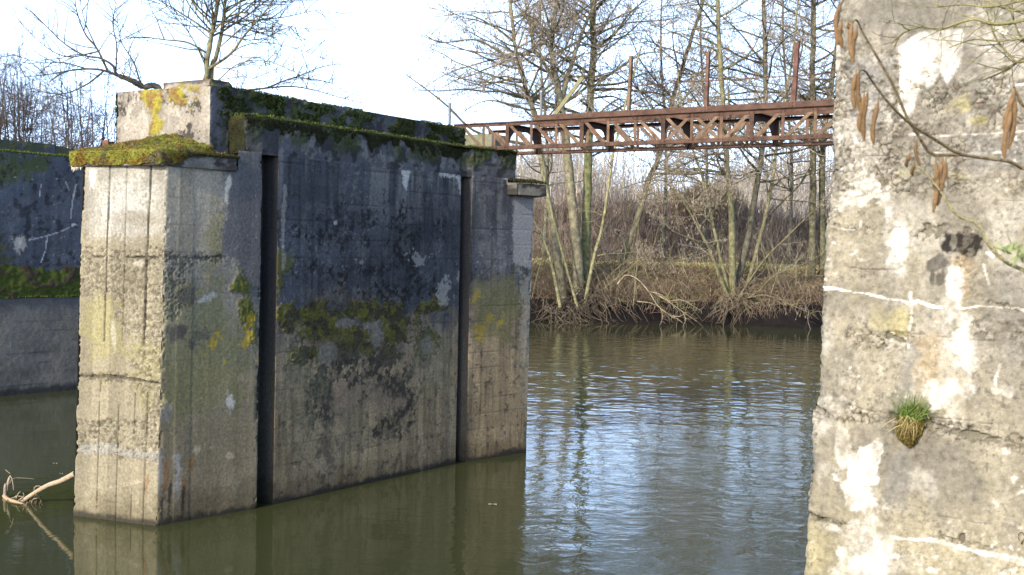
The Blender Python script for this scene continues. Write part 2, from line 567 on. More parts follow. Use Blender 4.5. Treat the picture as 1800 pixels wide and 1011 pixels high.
        d = d + 0.004 * (_hash(np.floor(un), np.floor(un) * 0, 25) - 0.5)
        return waterline(f, k), d
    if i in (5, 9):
        f.seedshift = i
        top = np.array([0.060, 0.064, 0.074])
        low = np.array([0.39, 0.29, 0.165])
        t = ss(2.75, 1.45, Z + 1.3 * f.n1)
        k = np.ones(U.shape + (3,)) * top
        k = k * (1 - t[..., None]) + low * t[..., None]
        k *= (0.45 + 1.0 * big)[..., None] * (0.55 + 0.85 * vert)[..., None] * (0.8 + 0.4 * fine)[..., None]
        # paler runs at the head of the wall
        hd = ss(3.2, 4.1, Z) * ss(0.5, 0.72, fbm(U * 5, Z * 0.6, 77 + i, 3))
        k = mix(k, np.array([0.19, 0.185, 0.175]), hd * 0.55)
        # mottled patches and small white flecks
        mo = ss(0.56, 0.68, fbm(U * 4.3, Z * 4.3, 81 + i, 4))
        k = mix(k, np.array([0.13, 0.13, 0.13]), mo * 0.4 * (1 - t) * (0.4 + 1.2 * fine))
        fl = ss(0.66, 0.78, fbm(U * 26, Z * 34, 85 + i, 4)) * ss(0.42, 0.6, big)
        k = mix(k, np.array([0.38, 0.37, 0.35]), fl * 0.35)
        ds = ss(0.66, 0.74, fbm(U * 11 + 5, Z * 13, 95 + i, 3))
        k = mix(k, np.array([0.022, 0.022, 0.024]), ds * 0.55)
        bl = board_lines(Z, U, 0.235, 21)
        k = mix(k, np.array([0.03, 0.03, 0.032]), bl * (0.65 - 0.35 * t))
        d = d - bl * 0.006
        bn = np.floor(Z / 0.235)
        k = k * (0.9 + 0.2 * _hash(bn, bn * 0 + np.floor(U / 1.7 + 3 * _hash(bn, bn * 0, 4)), 33))[..., None]
        st_ = ss(0.48, 0.70, fbm(U * 16, Z * 1.1, 99 + i, 4))
        k = k * (1 - 0.35 * st_)[..., None]
        if i == 9: k = k * (1 - 0.30 * t[..., None] * np.array([1.0, 0.9, 0.75]))
        if i == 5:
            k = mix(k, np.array([0.17, 0.14, 0.10]), ss(2.35, 1.9, Z) * 0.4 * ss(0.4, 0.7, big))
            dk = np.maximum.reduce([f.blob(715, 425, 38, 40, 3.4, 0.6), f.blob(650, 470, 60, 16, 4.0, 0.5) * 0.8, f.blob(565, 415, 22, 10, 3.0) * 0.8,
                                    f.blob(720, 520, 55, 30, 3.5, 0.5) * 0.8, f.blob(600, 395, 70, 30, 4.2, 0.4) * 0.6, f.blob(560, 480, 30, 20, 4, 0.4) * 0.6])
            spt = ss(0.44, 0.56, fbm(U * 16, Z * 18, 97, 4))
            k = mix(k, np.array([0.010, 0.010, 0.011]), np.clip(dk * 1.35, 0, 1) * (0.3 + 0.7 * spt) * 0.95)
            moss = np.maximum.reduce([f.blob(505, 560, 22, 26, 1.4), f.blob(550, 552, 62, 20, 1.5), f.blob(575, 578, 46, 34, 1.6), f.blob(650, 550, 66, 18, 1.6),
                                      f.blob(755, 538, 36, 13, 1.5), f.blob(690, 575, 36, 36, 1.5), f.blob(620, 590, 40, 24, 1.6), f.blob(540, 622, 26, 16, 1.7),
                                      f.blob(650, 610, 24, 16, 1.7), f.blob(752, 600, 20, 24, 1.2)])
            bald = np.maximum.reduce([f.blob(575, 622, 17, 26, 1.2), f.blob(664, 588, 13, 26, 1.2), f.blob(752, 608, 13, 16, 1.0), f.blob(610, 566, 22, 9, 1.6), f.blob(655, 572, 20, 7, 1.6)])
            dm = np.maximum.reduce([f.blob(610, 620, 42, 26, 1.8), f.blob(680, 625, 35, 22, 2.0)])
            k = mix(k, np.array([0.028, 0.028, 0.02]), dm * 0.8)
            moss = np.clip(moss * 1.6, 0, 1) * (1 - bald)
            mc = mix(np.ones(U.shape + (3,)) * np.array([0.095, 0.092, 0.014]), np.array([0.042, 0.034, 0.015]), ss(0.42, 0.60, fbm(U * 9, Z * 9, 91, 4)))
            mc = mc * (0.4 + 1.2 * fbm(U * 40, Z * 40, 92, 2))[..., None]
            k = k * (1 - 0.95 * moss[..., None]) + mc * 0.95 * moss[..., None]
            k = mix(k, np.array([0.20, 0.18, 0.145]) * (0.5 + fine[..., None]), bald * 0.7)
            d = d + moss * (0.012 + 0.03 * f.n2 + 0.02 * (fbm(U * 45, Z * 45, 93, 2) - 0.5))
            st = np.maximum.reduce([f.blob(640, 655, 52, 14, 2.6), f.blob(690, 670, 40, 20, 2.4), f.blob(708, 705, 22, 34, 1.8), f.blob(560, 700, 18, 36, 2.4) * 0.7,
                                    f.blob(625, 640, 40, 12, 2.6), f.blob(685, 745, 30, 18, 2.4) * 0.8])
            k = mix(k, np.array([0.02, 0.018, 0.014]), np.clip(st * 1.5, 0, 1) * (0.35 + 0.65 * ss(0.4, 0.55, fbm(U * 14, Z * 14, 98, 4))) * 0.95)
            k = mix(k, np.array([0.27, 0.19, 0.14]), f.poly([(548, 712), (590, 680), (650, 672), (715, 700), (715, 725), (640, 700), (600, 730)], 22, 2.0) * 0.5)
            k = mix(k, np.array([0.085, 0.070, 0.05]), f.blob(650, 680, 110, 75, 2.6, 0.8) * 0.35)
            k = mix(k, np.array([0.10, 0.11, 0.07]), np.maximum(f.blob(520, 690, 40, 90, 2.4, 0.8), f.blob(770, 640, 40, 60, 2.4, 0.8)) * 0.4)
            wh = np.maximum.reduce([f.poly([(704, 292), (722, 300), (714, 333), (708, 325)], 6, 1.4), f.poly([(772, 302), (812, 306), (810, 338), (803, 318), (775, 308)], 7, 1.8),
                                    f.blob(590, 393, 3, 4, 2.0) * 0.7, f.blob(785, 510, 10, 20, 4.0) * 0.5, f.blob(628, 460, 16, 8, 4.2) * 0.45, f.blob(750, 452, 14, 10, 4.4) * 0.4])
            k = mix(k, np.array([0.46, 0.45, 0.42]), wh * 0.9)
            edge = np.maximum(f.blob(497, 462, 14, 26, 2.0), f.blob(492, 500, 8, 16, 2))
            k = mix(k, np.array([0.09, 0.085, 0.02]), edge * 0.85)
            d = d + edge * 0.015
            k = mix(k, np.array([0.32, 0.30, 0.26]), f.line([(500, 330), (498, 420), (496, 470)], 9, 1.8) * 0.5)
            k = mix(k, np.array([0.05, 0.047, 0.043]), f.blob(574, 790, 14, 50, 2.2, 0.6) * 0.5)
            for b in ((567, 812, 4, 14), (632, 822, 4, 12)):
                k = mix(k, np.array([0.33, 0.29, 0.2]), f.blob(*b, 1.4) * 0.6)
        else:
            yel = np.maximum.reduce([f.blob(838, 518, 8, 14, 1.4), f.blob(861, 558, 10, 12, 1.4), f.blob(845, 577, 9, 10, 1.4), f.blob(878, 568, 7, 7, 2.2), f.blob(842, 596, 5, 8, 2.2)])
            k = mix(k, np.array([0.30, 0.215, 0.02]), yel * 0.9)
            k = mix(k, np.array([0.13, 0.125, 0.045]), f.poly([(830, 490), (900, 480), (925, 540), (880, 610), (832, 600)], 25, 2.0) * 0.55)
            pale = f.poly([(899, 338), (940, 338), (938, 480), (920, 470), (899, 462)], 8, 0.8)
            k = mix(k, np.array([0.235, 0.235, 0.235]) , pale * 0.8)
            k = mix(k, np.array([0.27, 0.26, 0.22]), f.poly([(912, 475), (940, 480), (935, 800), (915, 700)], 14, 2.0) * 0.5)
            k = mix(k, np.array([0.40, 0.38, 0.34]), f.poly([(884, 308), (899, 312), (899, 336), (893, 334)], 5, 1.2) * 0.9)
            k = mix(k, np.array([0.035, 0.03, 0.025]), f.poly([(868, 806), (884, 788), (905, 783), (930, 792), (930, 815)], 8, 1.6) * 0.85)
        return waterline(f, k), d
    # slots, near-black with recess shade put into the colour, and hidden sides
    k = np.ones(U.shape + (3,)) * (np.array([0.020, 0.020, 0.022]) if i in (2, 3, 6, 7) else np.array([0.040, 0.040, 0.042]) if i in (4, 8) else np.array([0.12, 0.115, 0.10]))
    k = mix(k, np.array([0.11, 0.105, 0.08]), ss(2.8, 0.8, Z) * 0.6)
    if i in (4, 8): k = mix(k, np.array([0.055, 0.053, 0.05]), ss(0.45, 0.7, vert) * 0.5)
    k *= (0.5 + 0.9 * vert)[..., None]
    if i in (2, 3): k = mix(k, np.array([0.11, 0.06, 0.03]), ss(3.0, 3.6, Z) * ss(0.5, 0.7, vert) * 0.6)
    if i in (10,): k = mix(k, np.array([0.26, 0.25, 0.22]), 0.7)
    return waterline(f, k), d * (1 if U.shape[1] > 4 else 0)


pier = thing('concrete_pier', pt3(3.2, 0.9, 0), 'weathered concrete pier with mossy nose cap standing in mid river below the steel footbridge', 'pier', 'old concrete river piers')
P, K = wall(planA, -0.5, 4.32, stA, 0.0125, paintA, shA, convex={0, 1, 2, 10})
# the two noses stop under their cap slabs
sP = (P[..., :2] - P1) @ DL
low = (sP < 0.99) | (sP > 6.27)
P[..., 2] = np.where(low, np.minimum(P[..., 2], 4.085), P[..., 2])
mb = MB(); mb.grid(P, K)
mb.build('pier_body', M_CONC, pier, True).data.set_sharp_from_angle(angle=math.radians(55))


def paint_head(i, f):
    U, Z = f.U, f.Z
    big = fbm(U * 1.7, Z * 3, 140 + i, 4)
    fine = fbm(U * 18, Z * 18, 160 + i, 3)
    sp = fbm(U * 7, Z * 7, 150 + i, 4)
    d = (big - 0.5) * 0.02 + (fine - 0.5) * 0.008
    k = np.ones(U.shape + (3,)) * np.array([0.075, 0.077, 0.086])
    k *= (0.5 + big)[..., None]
    k = mix(k, np.array([0.20, 0.19, 0.18]), ss(0.52, 0.66, sp) * 0.6)
    k = mix(k, np.array([0.018, 0.018, 0.018]), ss(0.52, 0.62, fbm(U * 5 + 9, Z * 6, 170 + i, 4)) * 0.85)
    g = ss(0.46, 0.62, fbm(U * 2.6, Z * 4 + 3, 180 + i, 4) + 0.35 * (Z - 4.55)) * ss(4.32, 4.6, Z)
    if i == 2: g = g * ss(0.3, 1.4, U)
    k = mix(k, np.array([0.035, 0.045, 0.010]), g * 0.9)
    d = d + g * (0.012 + 0.05 * f.n2)
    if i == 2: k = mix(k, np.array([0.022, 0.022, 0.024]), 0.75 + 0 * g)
    if i == 0: k = mix(k, np.array([0.009, 0.010, 0.006]), 0.97 + 0 * g)  # front end catches sun; its missing shade is put in as near-black colour
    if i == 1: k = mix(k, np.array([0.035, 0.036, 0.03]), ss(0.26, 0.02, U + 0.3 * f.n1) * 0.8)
    d = d - 0.012 * ss(0.02, 0.0, Z - 4.325)
    return k, d * ss(0, 0.015, Z - 4.3201)


u7 = Q5 + (Q6 - Q5) * 0.714
f2u = (Q2 - P1) / np.linalg.norm(Q2 - P1)
hA = P1 + f2u * 1.11
planH = [pt(1.10, 0.40), hA, Q2, Q3 * 0.5 + Q4 * 0.5 if False else Q3, Q4, Q5, u7, pt(7.3, 0.3), pt(7.3, 1.9), pt(1.10, 1.9)]
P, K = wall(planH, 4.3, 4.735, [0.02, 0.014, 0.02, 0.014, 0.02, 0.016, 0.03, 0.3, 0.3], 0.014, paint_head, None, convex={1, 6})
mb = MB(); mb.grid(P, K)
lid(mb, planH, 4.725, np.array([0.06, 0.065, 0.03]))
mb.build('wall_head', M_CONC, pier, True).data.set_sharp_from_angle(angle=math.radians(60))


# --- parapet wall standing back on top of the pier, with its raised end block
def paint_par(i, f):
    U, Z = f.U, f.Z
    big = fbm(U * 1.7, Z * 3, 240 + i, 4)
    fine = fbm(U * 22, Z * 22, 260 + i, 3)
    sp = fbm(U * 6, Z * 6, 250 + i, 4)
    d = (big - 0.5) * 0.02 + (fine - 0.5) * 0.01
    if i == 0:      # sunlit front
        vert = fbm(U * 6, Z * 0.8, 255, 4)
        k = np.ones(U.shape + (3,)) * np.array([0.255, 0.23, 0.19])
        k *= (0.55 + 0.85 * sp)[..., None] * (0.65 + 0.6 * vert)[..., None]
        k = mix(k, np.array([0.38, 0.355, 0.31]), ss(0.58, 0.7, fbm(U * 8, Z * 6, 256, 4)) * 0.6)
        b = np.maximum.reduce([f.blob(215, 190, 12, 26, 2.6), f.blob(240, 175, 14, 16, 2.8), f.blob(200, 215, 8, 26, 2.0), f.blob(320, 172, 30, 12, 3.0),
                               f.blob(330, 240, 18, 12, 3.0), f.blob(310, 245, 8, 8, 3.0), f.blob(290, 152, 60, 5, 3.0), f.blob(345, 180, 14, 14, 3.0)])
        b = b * (0.25 + 0.75 * ss(0.42, 0.55, fbm(U * 20, Z * 16, 259, 4)))
        k = mix(k, np.array([0.026, 0.022, 0.019]), b * 0.92)
        m = np.maximum.reduce([f.poly([(246, 158), (290, 156), (284, 190), (276, 200), (288, 216), (282, 236), (264, 236), (270, 200), (256, 188)], 8, 1.5),
                               f.blob(315, 165, 14, 20, 2.0), f.blob(345, 160, 18, 16, 2.2)])
        brown = ss(0.45, 0.6, fbm(U * 9, Z * 9, 257, 3))
        mc = np.array([0.27, 0.235, 0.03]) * (1 - brown[..., None]) + np.array([0.19, 0.12, 0.03]) * brown[..., None]
        k = k * (1 - 0.95 * m[..., None]) + mc * 0.95 * m[..., None]
        d = d + m * (0.02 + 0.06 * f.n2)
        return k, d
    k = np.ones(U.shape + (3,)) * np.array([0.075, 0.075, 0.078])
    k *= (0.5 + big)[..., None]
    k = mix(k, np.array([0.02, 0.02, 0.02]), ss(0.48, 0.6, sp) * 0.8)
    g = ss(0.33, 0.47, fbm(U * 2.2, Z * 3.5 + 3, 280 + i, 4) + 0.3 * f.n2)
    if i == 1: g = g * ss(0.05, 0.5, U)
    if i in (1,): g = g * (1 - 0.4 * ss(2.6, 3.4, U) * ss(5.2, 4.4, U))
    gcol = np.array([0.04, 0.052, 0.011]) * (0.6 + 1.1 * fbm(U * 9, Z * 9, 290, 3))[..., None]
    k = k * (1 - 0.9 * g[..., None]) + gcol * 0.9 * g[..., None]
    d = d + g * (0.014 + 0.06 * f.n2)
    if i == 1: k = mix(k, np.array([0.10, 0.10, 0.115]), f.blob(374, 190, 14, 40, 1.6) * 0.7)
    return k, d


# the plan line runs left corner -> right corner -> far right corner -> far left corner
planP = [pt(0.80, 1.80), pt(0.80, 0.10), pt(6.02, 0.15), pt(6.02, 1.85), pt(0.80, 1.80)]
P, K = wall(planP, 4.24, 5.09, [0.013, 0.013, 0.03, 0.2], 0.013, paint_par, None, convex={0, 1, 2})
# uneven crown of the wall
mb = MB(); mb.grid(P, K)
nn = 60
ta = np.linspace(0, 1, nn)
L0 = np.array([pt(0.80, 1.80) * (1 - t) + pt(6.02, 1.85) * t for t in ta]); R0 = np.array([pt(0.80, 0.10) * (1 - t) + pt(6.02, 0.15) * t for t in ta])
top = np.zeros((30, nn, 3)); tk = np.zeros((30, nn, 3))
for j, q in enumerate(np.linspace(0, 1, 30)):
    top[j, :, :2] = R0 * (1 - q) + L0 * q
    top[j, :, 2] = 5.088 + 0.03 * abs(math.sin(math.pi * q)) ** 0.5 * fbm(ta * 30, ta * 0 + q * 9, 300, 3) * ss(0.03, 0.12, ta)
    tk[j] = np.array([0.06, 0.07, 0.015]) * (0.6 + fbm(ta * 40, ta * 0 + q * 14, 301, 3))[:, None]
mb.grid(top, tk)
# raised right half of the end block
planR = [pt(0.795, 0.92), pt(0.795, 0.095), pt(1.07, 0.10), pt(1.07, 0.92), pt(0.795, 0.92)]


def paint_cap2(i, f):
    k = np.ones(f.U.shape + (3,)) * (np.array([0.26, 0.23, 0.19]) if i == 0 else np.array([0.09, 0.09, 0.09]))
    k *= (0.4 + 1.2 * fbm(f.U * 9, f.Z * 9, 310 + i, 4))[..., None]
    k = mix(k, np.array([0.2, 0.18, 0.03]), ss(0.52, 0.6, fbm(f.U * 7, f.Z * 7, 315 + i, 3)) * 0.8)
    k = mix(k, np.array([0.04, 0.03, 0.025]), ss(5.10, 5.14, f.Z + 0.1 * f.n1) * 0.8)
    return k, f.n2 * 0.02


P, K = wall(planR, 5.08, 5.155, [0.014] * 4, 0.014, paint_cap2, None, convex={0, 1, 2, 3})
mb.grid(P, K)
lid(mb, planR, 5.15, np.array([0.06, 0.05, 0.03]))
mb.build('parapet', M_CONC, pier, True).data.set_sharp_from_angle(angle=math.radians(60))

# low block beyond the footbridge
planB = [pt(7.06, 1.85), pt(7.06, 0.35), pt(7.6, 0.35), pt(7.6, 1.85), pt(7.06, 1.85)]


def paint_blk(i, f):
    k = np.ones(f.U.shape + (3,)) * np.array([0.27, 0.245, 0.20])
    k *= (0.4 + 1.2 * fbm(f.U * 7, f.Z * 7, 330 + i, 4))[..., None]
    k = mix(k, np.array([0.07, 0.085, 0.025]), ss(0.48, 0.6, fbm(f.U * 4, f.Z * 4, 335 + i, 3)) * 0.6)
    return k, f.n1 * 0.02


P, K = wall(planB, 4.70, 5.12, [0.03] * 4, 0.03, paint_blk, None)
mb = MB(); mb.grid(P, K); lid(mb, planB, 5.115, np.array([0.1, 0.1, 0.05]))
mb.build('far_block', M_CONC, pier, True)


# --- cap slabs over the two noses
def paint_slab(i, f):
    U, Z = f.U, f.Z
    k = np.ones(U.shape + (3,)) * np.array([0.16, 0.15, 0.13])
    k *= (0.35 + 1.2 * fbm(U * 9, Z * 9, 350 + i, 4))[..., None]
    k = mix(k, np.array([0.022, 0.02, 0.018]), ss(0.42, 0.55, fbm(U * 5, Z * 8, 355 + i, 4)) * 0.85)
    return k, -0.012 + f.n1 * 0.02 + f.n2 * 0.012


c0, c1, c2 = pt(-0.27, 1.25), pt(-0.1, -0.1), pt(0.95, -0.235)
planC = [pt(0.85, 1.95), c0, c1, c2, pt(0.95, 0.1)]
P, K = wall(planC, 4.07, 4.235, [0.05, 0.014, 0.014, 0.03], 0.014, paint_slab, None, convex={1, 2, 3})
mb = MB(); mb.grid(P, K)
lid(mb, planC, 4.23, np.array([0.1, 0.1, 0.06])); lid(mb, planC[::-1], 4.075, np.array([0.2, 0.19, 0.16]), 0.012)
slab = mb.build('cap_slab', M_CONC, pier, True)
cf = [pt(6.24, -0.70), pt(6.84, -0.89), pt(7.75, 0.2), pt(7.75, 1.7), pt(6.3, 1.9), pt(6.24, -0.70)]
P, K = wall(cf, 4.07, 4.25, [0.02, 0.03, 0.1, 0.2, 0.2], 0.02, paint_slab, None, convex={0, 1, 2})
mb = MB(); mb.grid(P, K * 0.8); lid(mb, cf, 4.245, np.array([0.05, 0.05, 0.03])); lid(mb, cf[::-1], 4.075, np.array([0.15, 0.15, 0.14]), 0.012)
slab2 = mb.build('cap_slab', M_CONC, pier, True)

# lime icicles under the left end of the slab
tb = Tubes()
for k in range(16):
    q = k / 15
    p = c0 * (1 - q * 0.12) + c1 * q * 0.12
    ln = random.uniform(0.02, 0.085) * (1.2 - 0.6 * q)
    p3 = np.array([p[0] + 0.012, p[1] + 0.03, 4.075])
    tb.add([p3, p3 - [0, 0, ln * 0.5], p3 - [0.003, 0, ln]], [0.011, 0.007, 0.0015], 5, (0.55, 0.5, 0.4))
tb.build('lime_drip', M_CONC, slab)


# ------------------------------------------------------------------ moss
def tufts(mb, P, Nn, size, col, var=0.35, lean=0.7):
    """tiny upright leaflets on points P with normals Nn"""
    n = len(P)
    r = RNG.normal(size=(n, 3))
    up = Nn + lean * r * 0.6
    up /= np.linalg.norm(up, axis=1, keepdims=True)
    sd = np.cross(up, RNG.normal(size=(n, 3)))
    sd /= np.maximum(np.linalg.norm(sd, axis=1, keepdims=True), 1e-6)
    h = (size * RNG.uniform(0.5, 1.4, n))[:, None]
    wv = h * 0.35
    a = P - sd * wv - up * h * 0.3
    b = P + sd * wv - up * h * 0.3
    c = P + up * h
    V = np.stack([a, b, c], 1).reshape(-1, 3)
    k = np.asarray(col, float) * RNG.uniform(1 - var, 1 + var, n)[:, None]
    mb.add(V, None, np.arange(3 * n).reshape(-1, 3), np.repeat(k, 3, axis=0))


def grid_normals(P):
    du = np.gradient(P, axis=1); dv = np.gradient(P, axis=0)
    n = np.cross(du, dv)
    return n / np.maximum(np.linalg.norm(n, axis=2, keepdims=True), 1e-9)


# mossy cushion draped over the near cap slab
nu, nv = 170, 74
t = np.linspace(0, 1, nu)
fr = [c0, c1, c2]
sl = [np.linalg.norm(c1 - c0), np.linalg.norm(c2 - c1)]
tot = sum(sl)
front = np.array([c0 + (c1 - c0) * min(1, x * tot / sl[0]) if x * tot <= sl[0] else c1 + (c2 - c1) * (x * tot - sl[0]) / sl[1] for x in t])
tb_ = np.clip(t / 0.72, 0, 1)
back = np.array([pt(0.83, 1.95) * (1 - x) + pt(0.83, 0.08) * x for x in tb_])
nrm = np.array([-DL if x < sl[0] / tot else -EL for x in t])
P = np.zeros((nv, nu, 3))
Uq = t * tot
drop = 4.235 - (0.135 + 0.025 * ss(0.3, 0.6, fbm(Uq * 7, Uq * 0, 400, 3))) * (1 - 0.9 * ss(0.60, 0.78, t))
nf = 16
for j in range(nv):
    if j < nf:
        q = j / nf
        P[j, :, :2] = front + nrm * (0.003 + 0.013 * math.sin(math.pi * q * 0.5))
        P[j, :, 2] = drop * (1 - q) + 4.235 * q
    else:
        q = (j - nf) / (nv - 1 - nf)
        P[j, :, :2] = front * (1 - q) + back * q + nrm * 0.016 * (1 - q)
        rg = np.interp(t, [0, 0.06, 0.40, 0.50, 0.78, 1.0], [0.03, 0.15, 0.27, 0.24, 0.05, 0.0])
        P[j, :, 2] = 4.245 + rg * q ** 0.9 + 0.02 * q
vv = np.arange(nv)[:, None] * np.ones(nu)[None]
n = fbm(P[..., 0] * 9, P[..., 1] * 9 + P[..., 2] * 9, 410, 4)
n2 = fbm(P[..., 0] * 32, P[..., 1] * 32 + P[..., 2] * 32, 411, 3)
Nn = grid_normals(P)
thin = (1 - 0.75 * ss(0.66, 0.85, t))[None, :]
P = P + Nn * ((n - 0.45) * 0.075 + (n2 - 0.5) * 0.03)[..., None] * thin[..., None] * (0.30 + 0.70 * ss(nf - 3, nf + 8, vv))[..., None]
col = np.ones((nv, nu, 3)) * np.array([0.16, 0.16, 0.030])
col = mix(col, np.array([0.14, 0.085, 0.02]), ss(0.50, 0.62, n + 0.32 * (0.26 - t[None, :]) + 0.12 * ss(14, 2, vv)) * 0.9)
col = mix(col, np.array([0.09, 0.11, 0.02]), ss(0.55, 0.68, fbm(P[..., 0] * 5, P[..., 1] * 5, 412, 3)) * 0.7)
col = mix(col, np.array([0.030, 0.030, 0.014]), ss(0.58, 0.8, t)[None, :] * (0.85 - 0.5 * ss(nf, nf + 12, vv) * ss(0.9, 0.7, t)[None, :]))
bare = ss(0.60, 0.70, fbm(P[..., 0] * 6 + 3, P[..., 1] * 6 + P[..., 2] * 6, 413, 4))
col = mix(col, np.array([0.075, 0.06, 0.04]), bare * 0.8)
col *= (0.5 + 1.0 * n2)[..., None]
mm = MB(); mm.grid(P, col)
Nn = grid_normals(P)
ix = RNG.randint(0, nv * nu, 9000)
pp, nnn, kk = P.reshape(-1, 3)[ix], Nn.reshape(-1, 3)[ix], col.reshape(-1, 3)[ix]
tufts(mm, pp, nnn, 0.016, kk * 1.15, 0.45)
ix = RNG.randint(nu * nf, nv * nu, 70)
tufts(mm, P.reshape(-1, 3)[ix] + [0, 0, 0.012], np.tile([0.2, -0.4, 0.8], (70, 1)), 0.035, np.array([0.17, 0.10, 0.05]), 0.4, 1.5)
mm.build('moss', M_MOSS, slab, True)

# moss along the ledge of the long wall
edge = [pt(1.10, 0.14), P1 + f2u * 1.12, Q2, Q3, Q4, Q5, u7]
mm = MB()
for a, b, w0 in zip(edge[:-1], edge[1:], (3.6, 0.9, 0.5, 1.0, 0.8, 0.7)):
    L = np.linalg.norm(b - a)
    nu = max(6, int(L / 0.02)); nv = 26
    t = np.linspace(0, 1, nu)
    nn_ = np.array([(b - a)[1], -(b - a)[0]]) / L
    base = a[None] + (b - a)[None] * t[:, None]
    g = base @ DL
    hang = 0.02 + (0.16 * ss(0.42, 0.72, fbm(g * 2.2, g * 0, 420, 4)) + 0.10 * ss(0.5, 0.7, fbm(g * 8, g * 0, 423, 3))) * w0
    P = np.zeros((nv, nu, 3))
    for j in range(nv):
        if j < 12:
            q = j / 12
            P[j, :, :2] = base + nn_ * (0.002 + 0.018 * math.sin(math.pi * 0.5 * q) ** 0.7)
            P[j, :, 2] = 4.735 - hang * (1 - q)
        else:
            q = (j - 12) / (nv - 13)
            P[j, :, :2] = base + nn_ * 0.020 - nn_ * 0.42 * q
            P[j, :, 2] = 4.745 + 0.03 * math.sin(math.pi * q)
    n = fbm(P[..., 0] * 11, P[..., 1] * 11 + P[..., 2] * 11, 421, 4)
    n2 = fbm(P[..., 0] * 36, P[..., 1] * 36 + P[..., 2] * 36, 422, 3)
    Nn = grid_normals(P)
    P = P + Nn * ((n - 0.5) * 0.035 + (n2 - 0.5) * 0.025)[..., None]
    col = np.ones((nv, nu, 3)) * np.array([0.026, 0.029, 0.012])
    jj = np.arange(nv)[:, None] * np.ones(nu)[None]
    col = mix(col, np.array([0.075, 0.085, 0.022]), ss(10, 14, jj) * ss(0.40, 0.58, n) * 0.9)
    col = mix(col, np.array([0.020, 0.018, 0.010]), ss(0.5, 0.6, n) * ss(14, 8, jj) * 0.8)
    col *= (0.5 + n2)[..., None]
    mm.grid(P, col)
    Nn = grid_normals(P)
    ix = RNG.randint(0, nv * nu, int(L * 1500))
    tufts(mm, P.reshape(-1, 3)[ix], Nn.reshape(-1, 3)[ix], 0.016, col.reshape(-1, 3)[ix] * 1.2, 0.5)
# bright line of grass-like moss right on the arris
    m2 = int(L * 170)
    q = RNG.uniform(0, 1, m2)
    pe = np.column_stack([a[0] + (b - a)[0] * q + nn_[0] * 0.02, a[1] + (b - a)[1] * q + nn_[1] * 0.02, np.full(m2, 4.755) + RNG.uniform(-0.01, 0.02, m2)])
    tufts(mm, pe, np.tile([nn_[0] * 0.3, nn_[1] * 0.3, 1.0], (m2, 1)), 0.020, np.array([0.11, 0.14, 0.035]), 0.6)
mm.build('ledge_moss', M_MOSS, pier, True)

# moss fringe on the crown and the side of the parapet
mm = MB()
m2 = 9000
q = RNG.uniform(0, 1, m2); e = RNG.uniform(0, 1, m2) ** 2 * 1.6
pe = np.array([pt(0.85 + 5.15 * a_, 0.10 + 0.05 * a_ + b_) for a_, b_ in zip(q, e)])
zz = 5.09 + 0.02 * fbm(q * 40, e * 7, 430, 3)
dens = fbm(q * 12, e * 4, 431, 3) > 0.42
pe = np.column_stack([pe, zz])[dens]
tufts(mm, pe, np.tile([0, 0, 1.0], (len(pe), 1)), 0.02, np.array([0.06, 0.068, 0.02]), 0.6)
m2 = 14000
q = RNG.uniform(0.02, 1, m2); z = RNG.uniform(4.75, 5.08, m2)
den = fbm((q * 5.2) * 2.2, z * 3.5 + 3, 281, 4) > 0.42
off = RNG.uniform(0.0, 0.02, m2)
pe = np.array([pt(0.82 + 5.2 * a_, 0.10 + 0.05 * a_ - o_) for a_, o_ in zip(q, off)])
pe = np.column_stack([pe, z])[den]
tufts(mm, pe, np.tile([-EL[0], -EL[1], 0.6], (len(pe), 1)), 0.024, np.array([0.040, 0.054, 0.012]), 0.6)
mm.build('parapet_moss', M_MOSS, pier, True)

# far slab moss
mm = MB()
m2 = 2500
q = RNG.uniform(0, 1, (m2, 2))
pe = np.array([(cf[0] * (1 - a_) + cf[1] * a_) * (1 - b_ * 0.6) + (cf[4] * (1 - a_) + cf[3] * a_) * b_ * 0.6 for a_, b_ in q])
tufts(mm, np.column_stack([pe, 4.25 + 0.09 * q[:, 1] ** 0.5 + 0.03 * RNG.uniform(size=m2)]), np.tile([0, 0, 1.0], (m2, 1)), 0.035, np.array([0.035, 0.035, 0.015]), 0.5)
mm.build('moss', M_MOSS, slab2, True)

# rusty stump of an anchor plate at the foot of the end block
anchor = thing('anchor_plate', pt3(0.72, 1.92, 4.34), 'small rusty steel anchor stub beside the pale end block on the mossy cap', 'anchor plate')
mb = MB()
c = pt3(0.72, 1.90, 4.41)
d3, e3, zz3 = np.append(DL, 0), np.append(EL, 0), np.array([0, 0, 1.0])
mb.box(c, d3 * 0.010, e3 * 0.055, zz3 * 0.075, (0.16, 0.07, 0.045))
mb.box(c + d3 * 0.06, d3 * 0.055, e3 * 0.010, zz3 * 0.065, (0.12, 0.055, 0.04))
mb.box(c - zz3 * 0.065 + d3 * 0.03, d3 * 0.09, e3 * 0.08, zz3 * 0.012, (0.14, 0.06, 0.04))
mb.build('steel_angle', M_RUST, anchor)


# ------------------------------------------------------------------ the second pier, further left
B0 = G(0, 697)[:2]
bA = B0 - DL * 2.2 + DL * 0.0
bB = G(133, 685)[:2]
ub = (bB - B0) / np.linalg.norm(bB - B0)
bA = B0 - ub * 2.5
bB = B0 + ub * 5.0
nb = np.array([ub[1], -ub[0]])


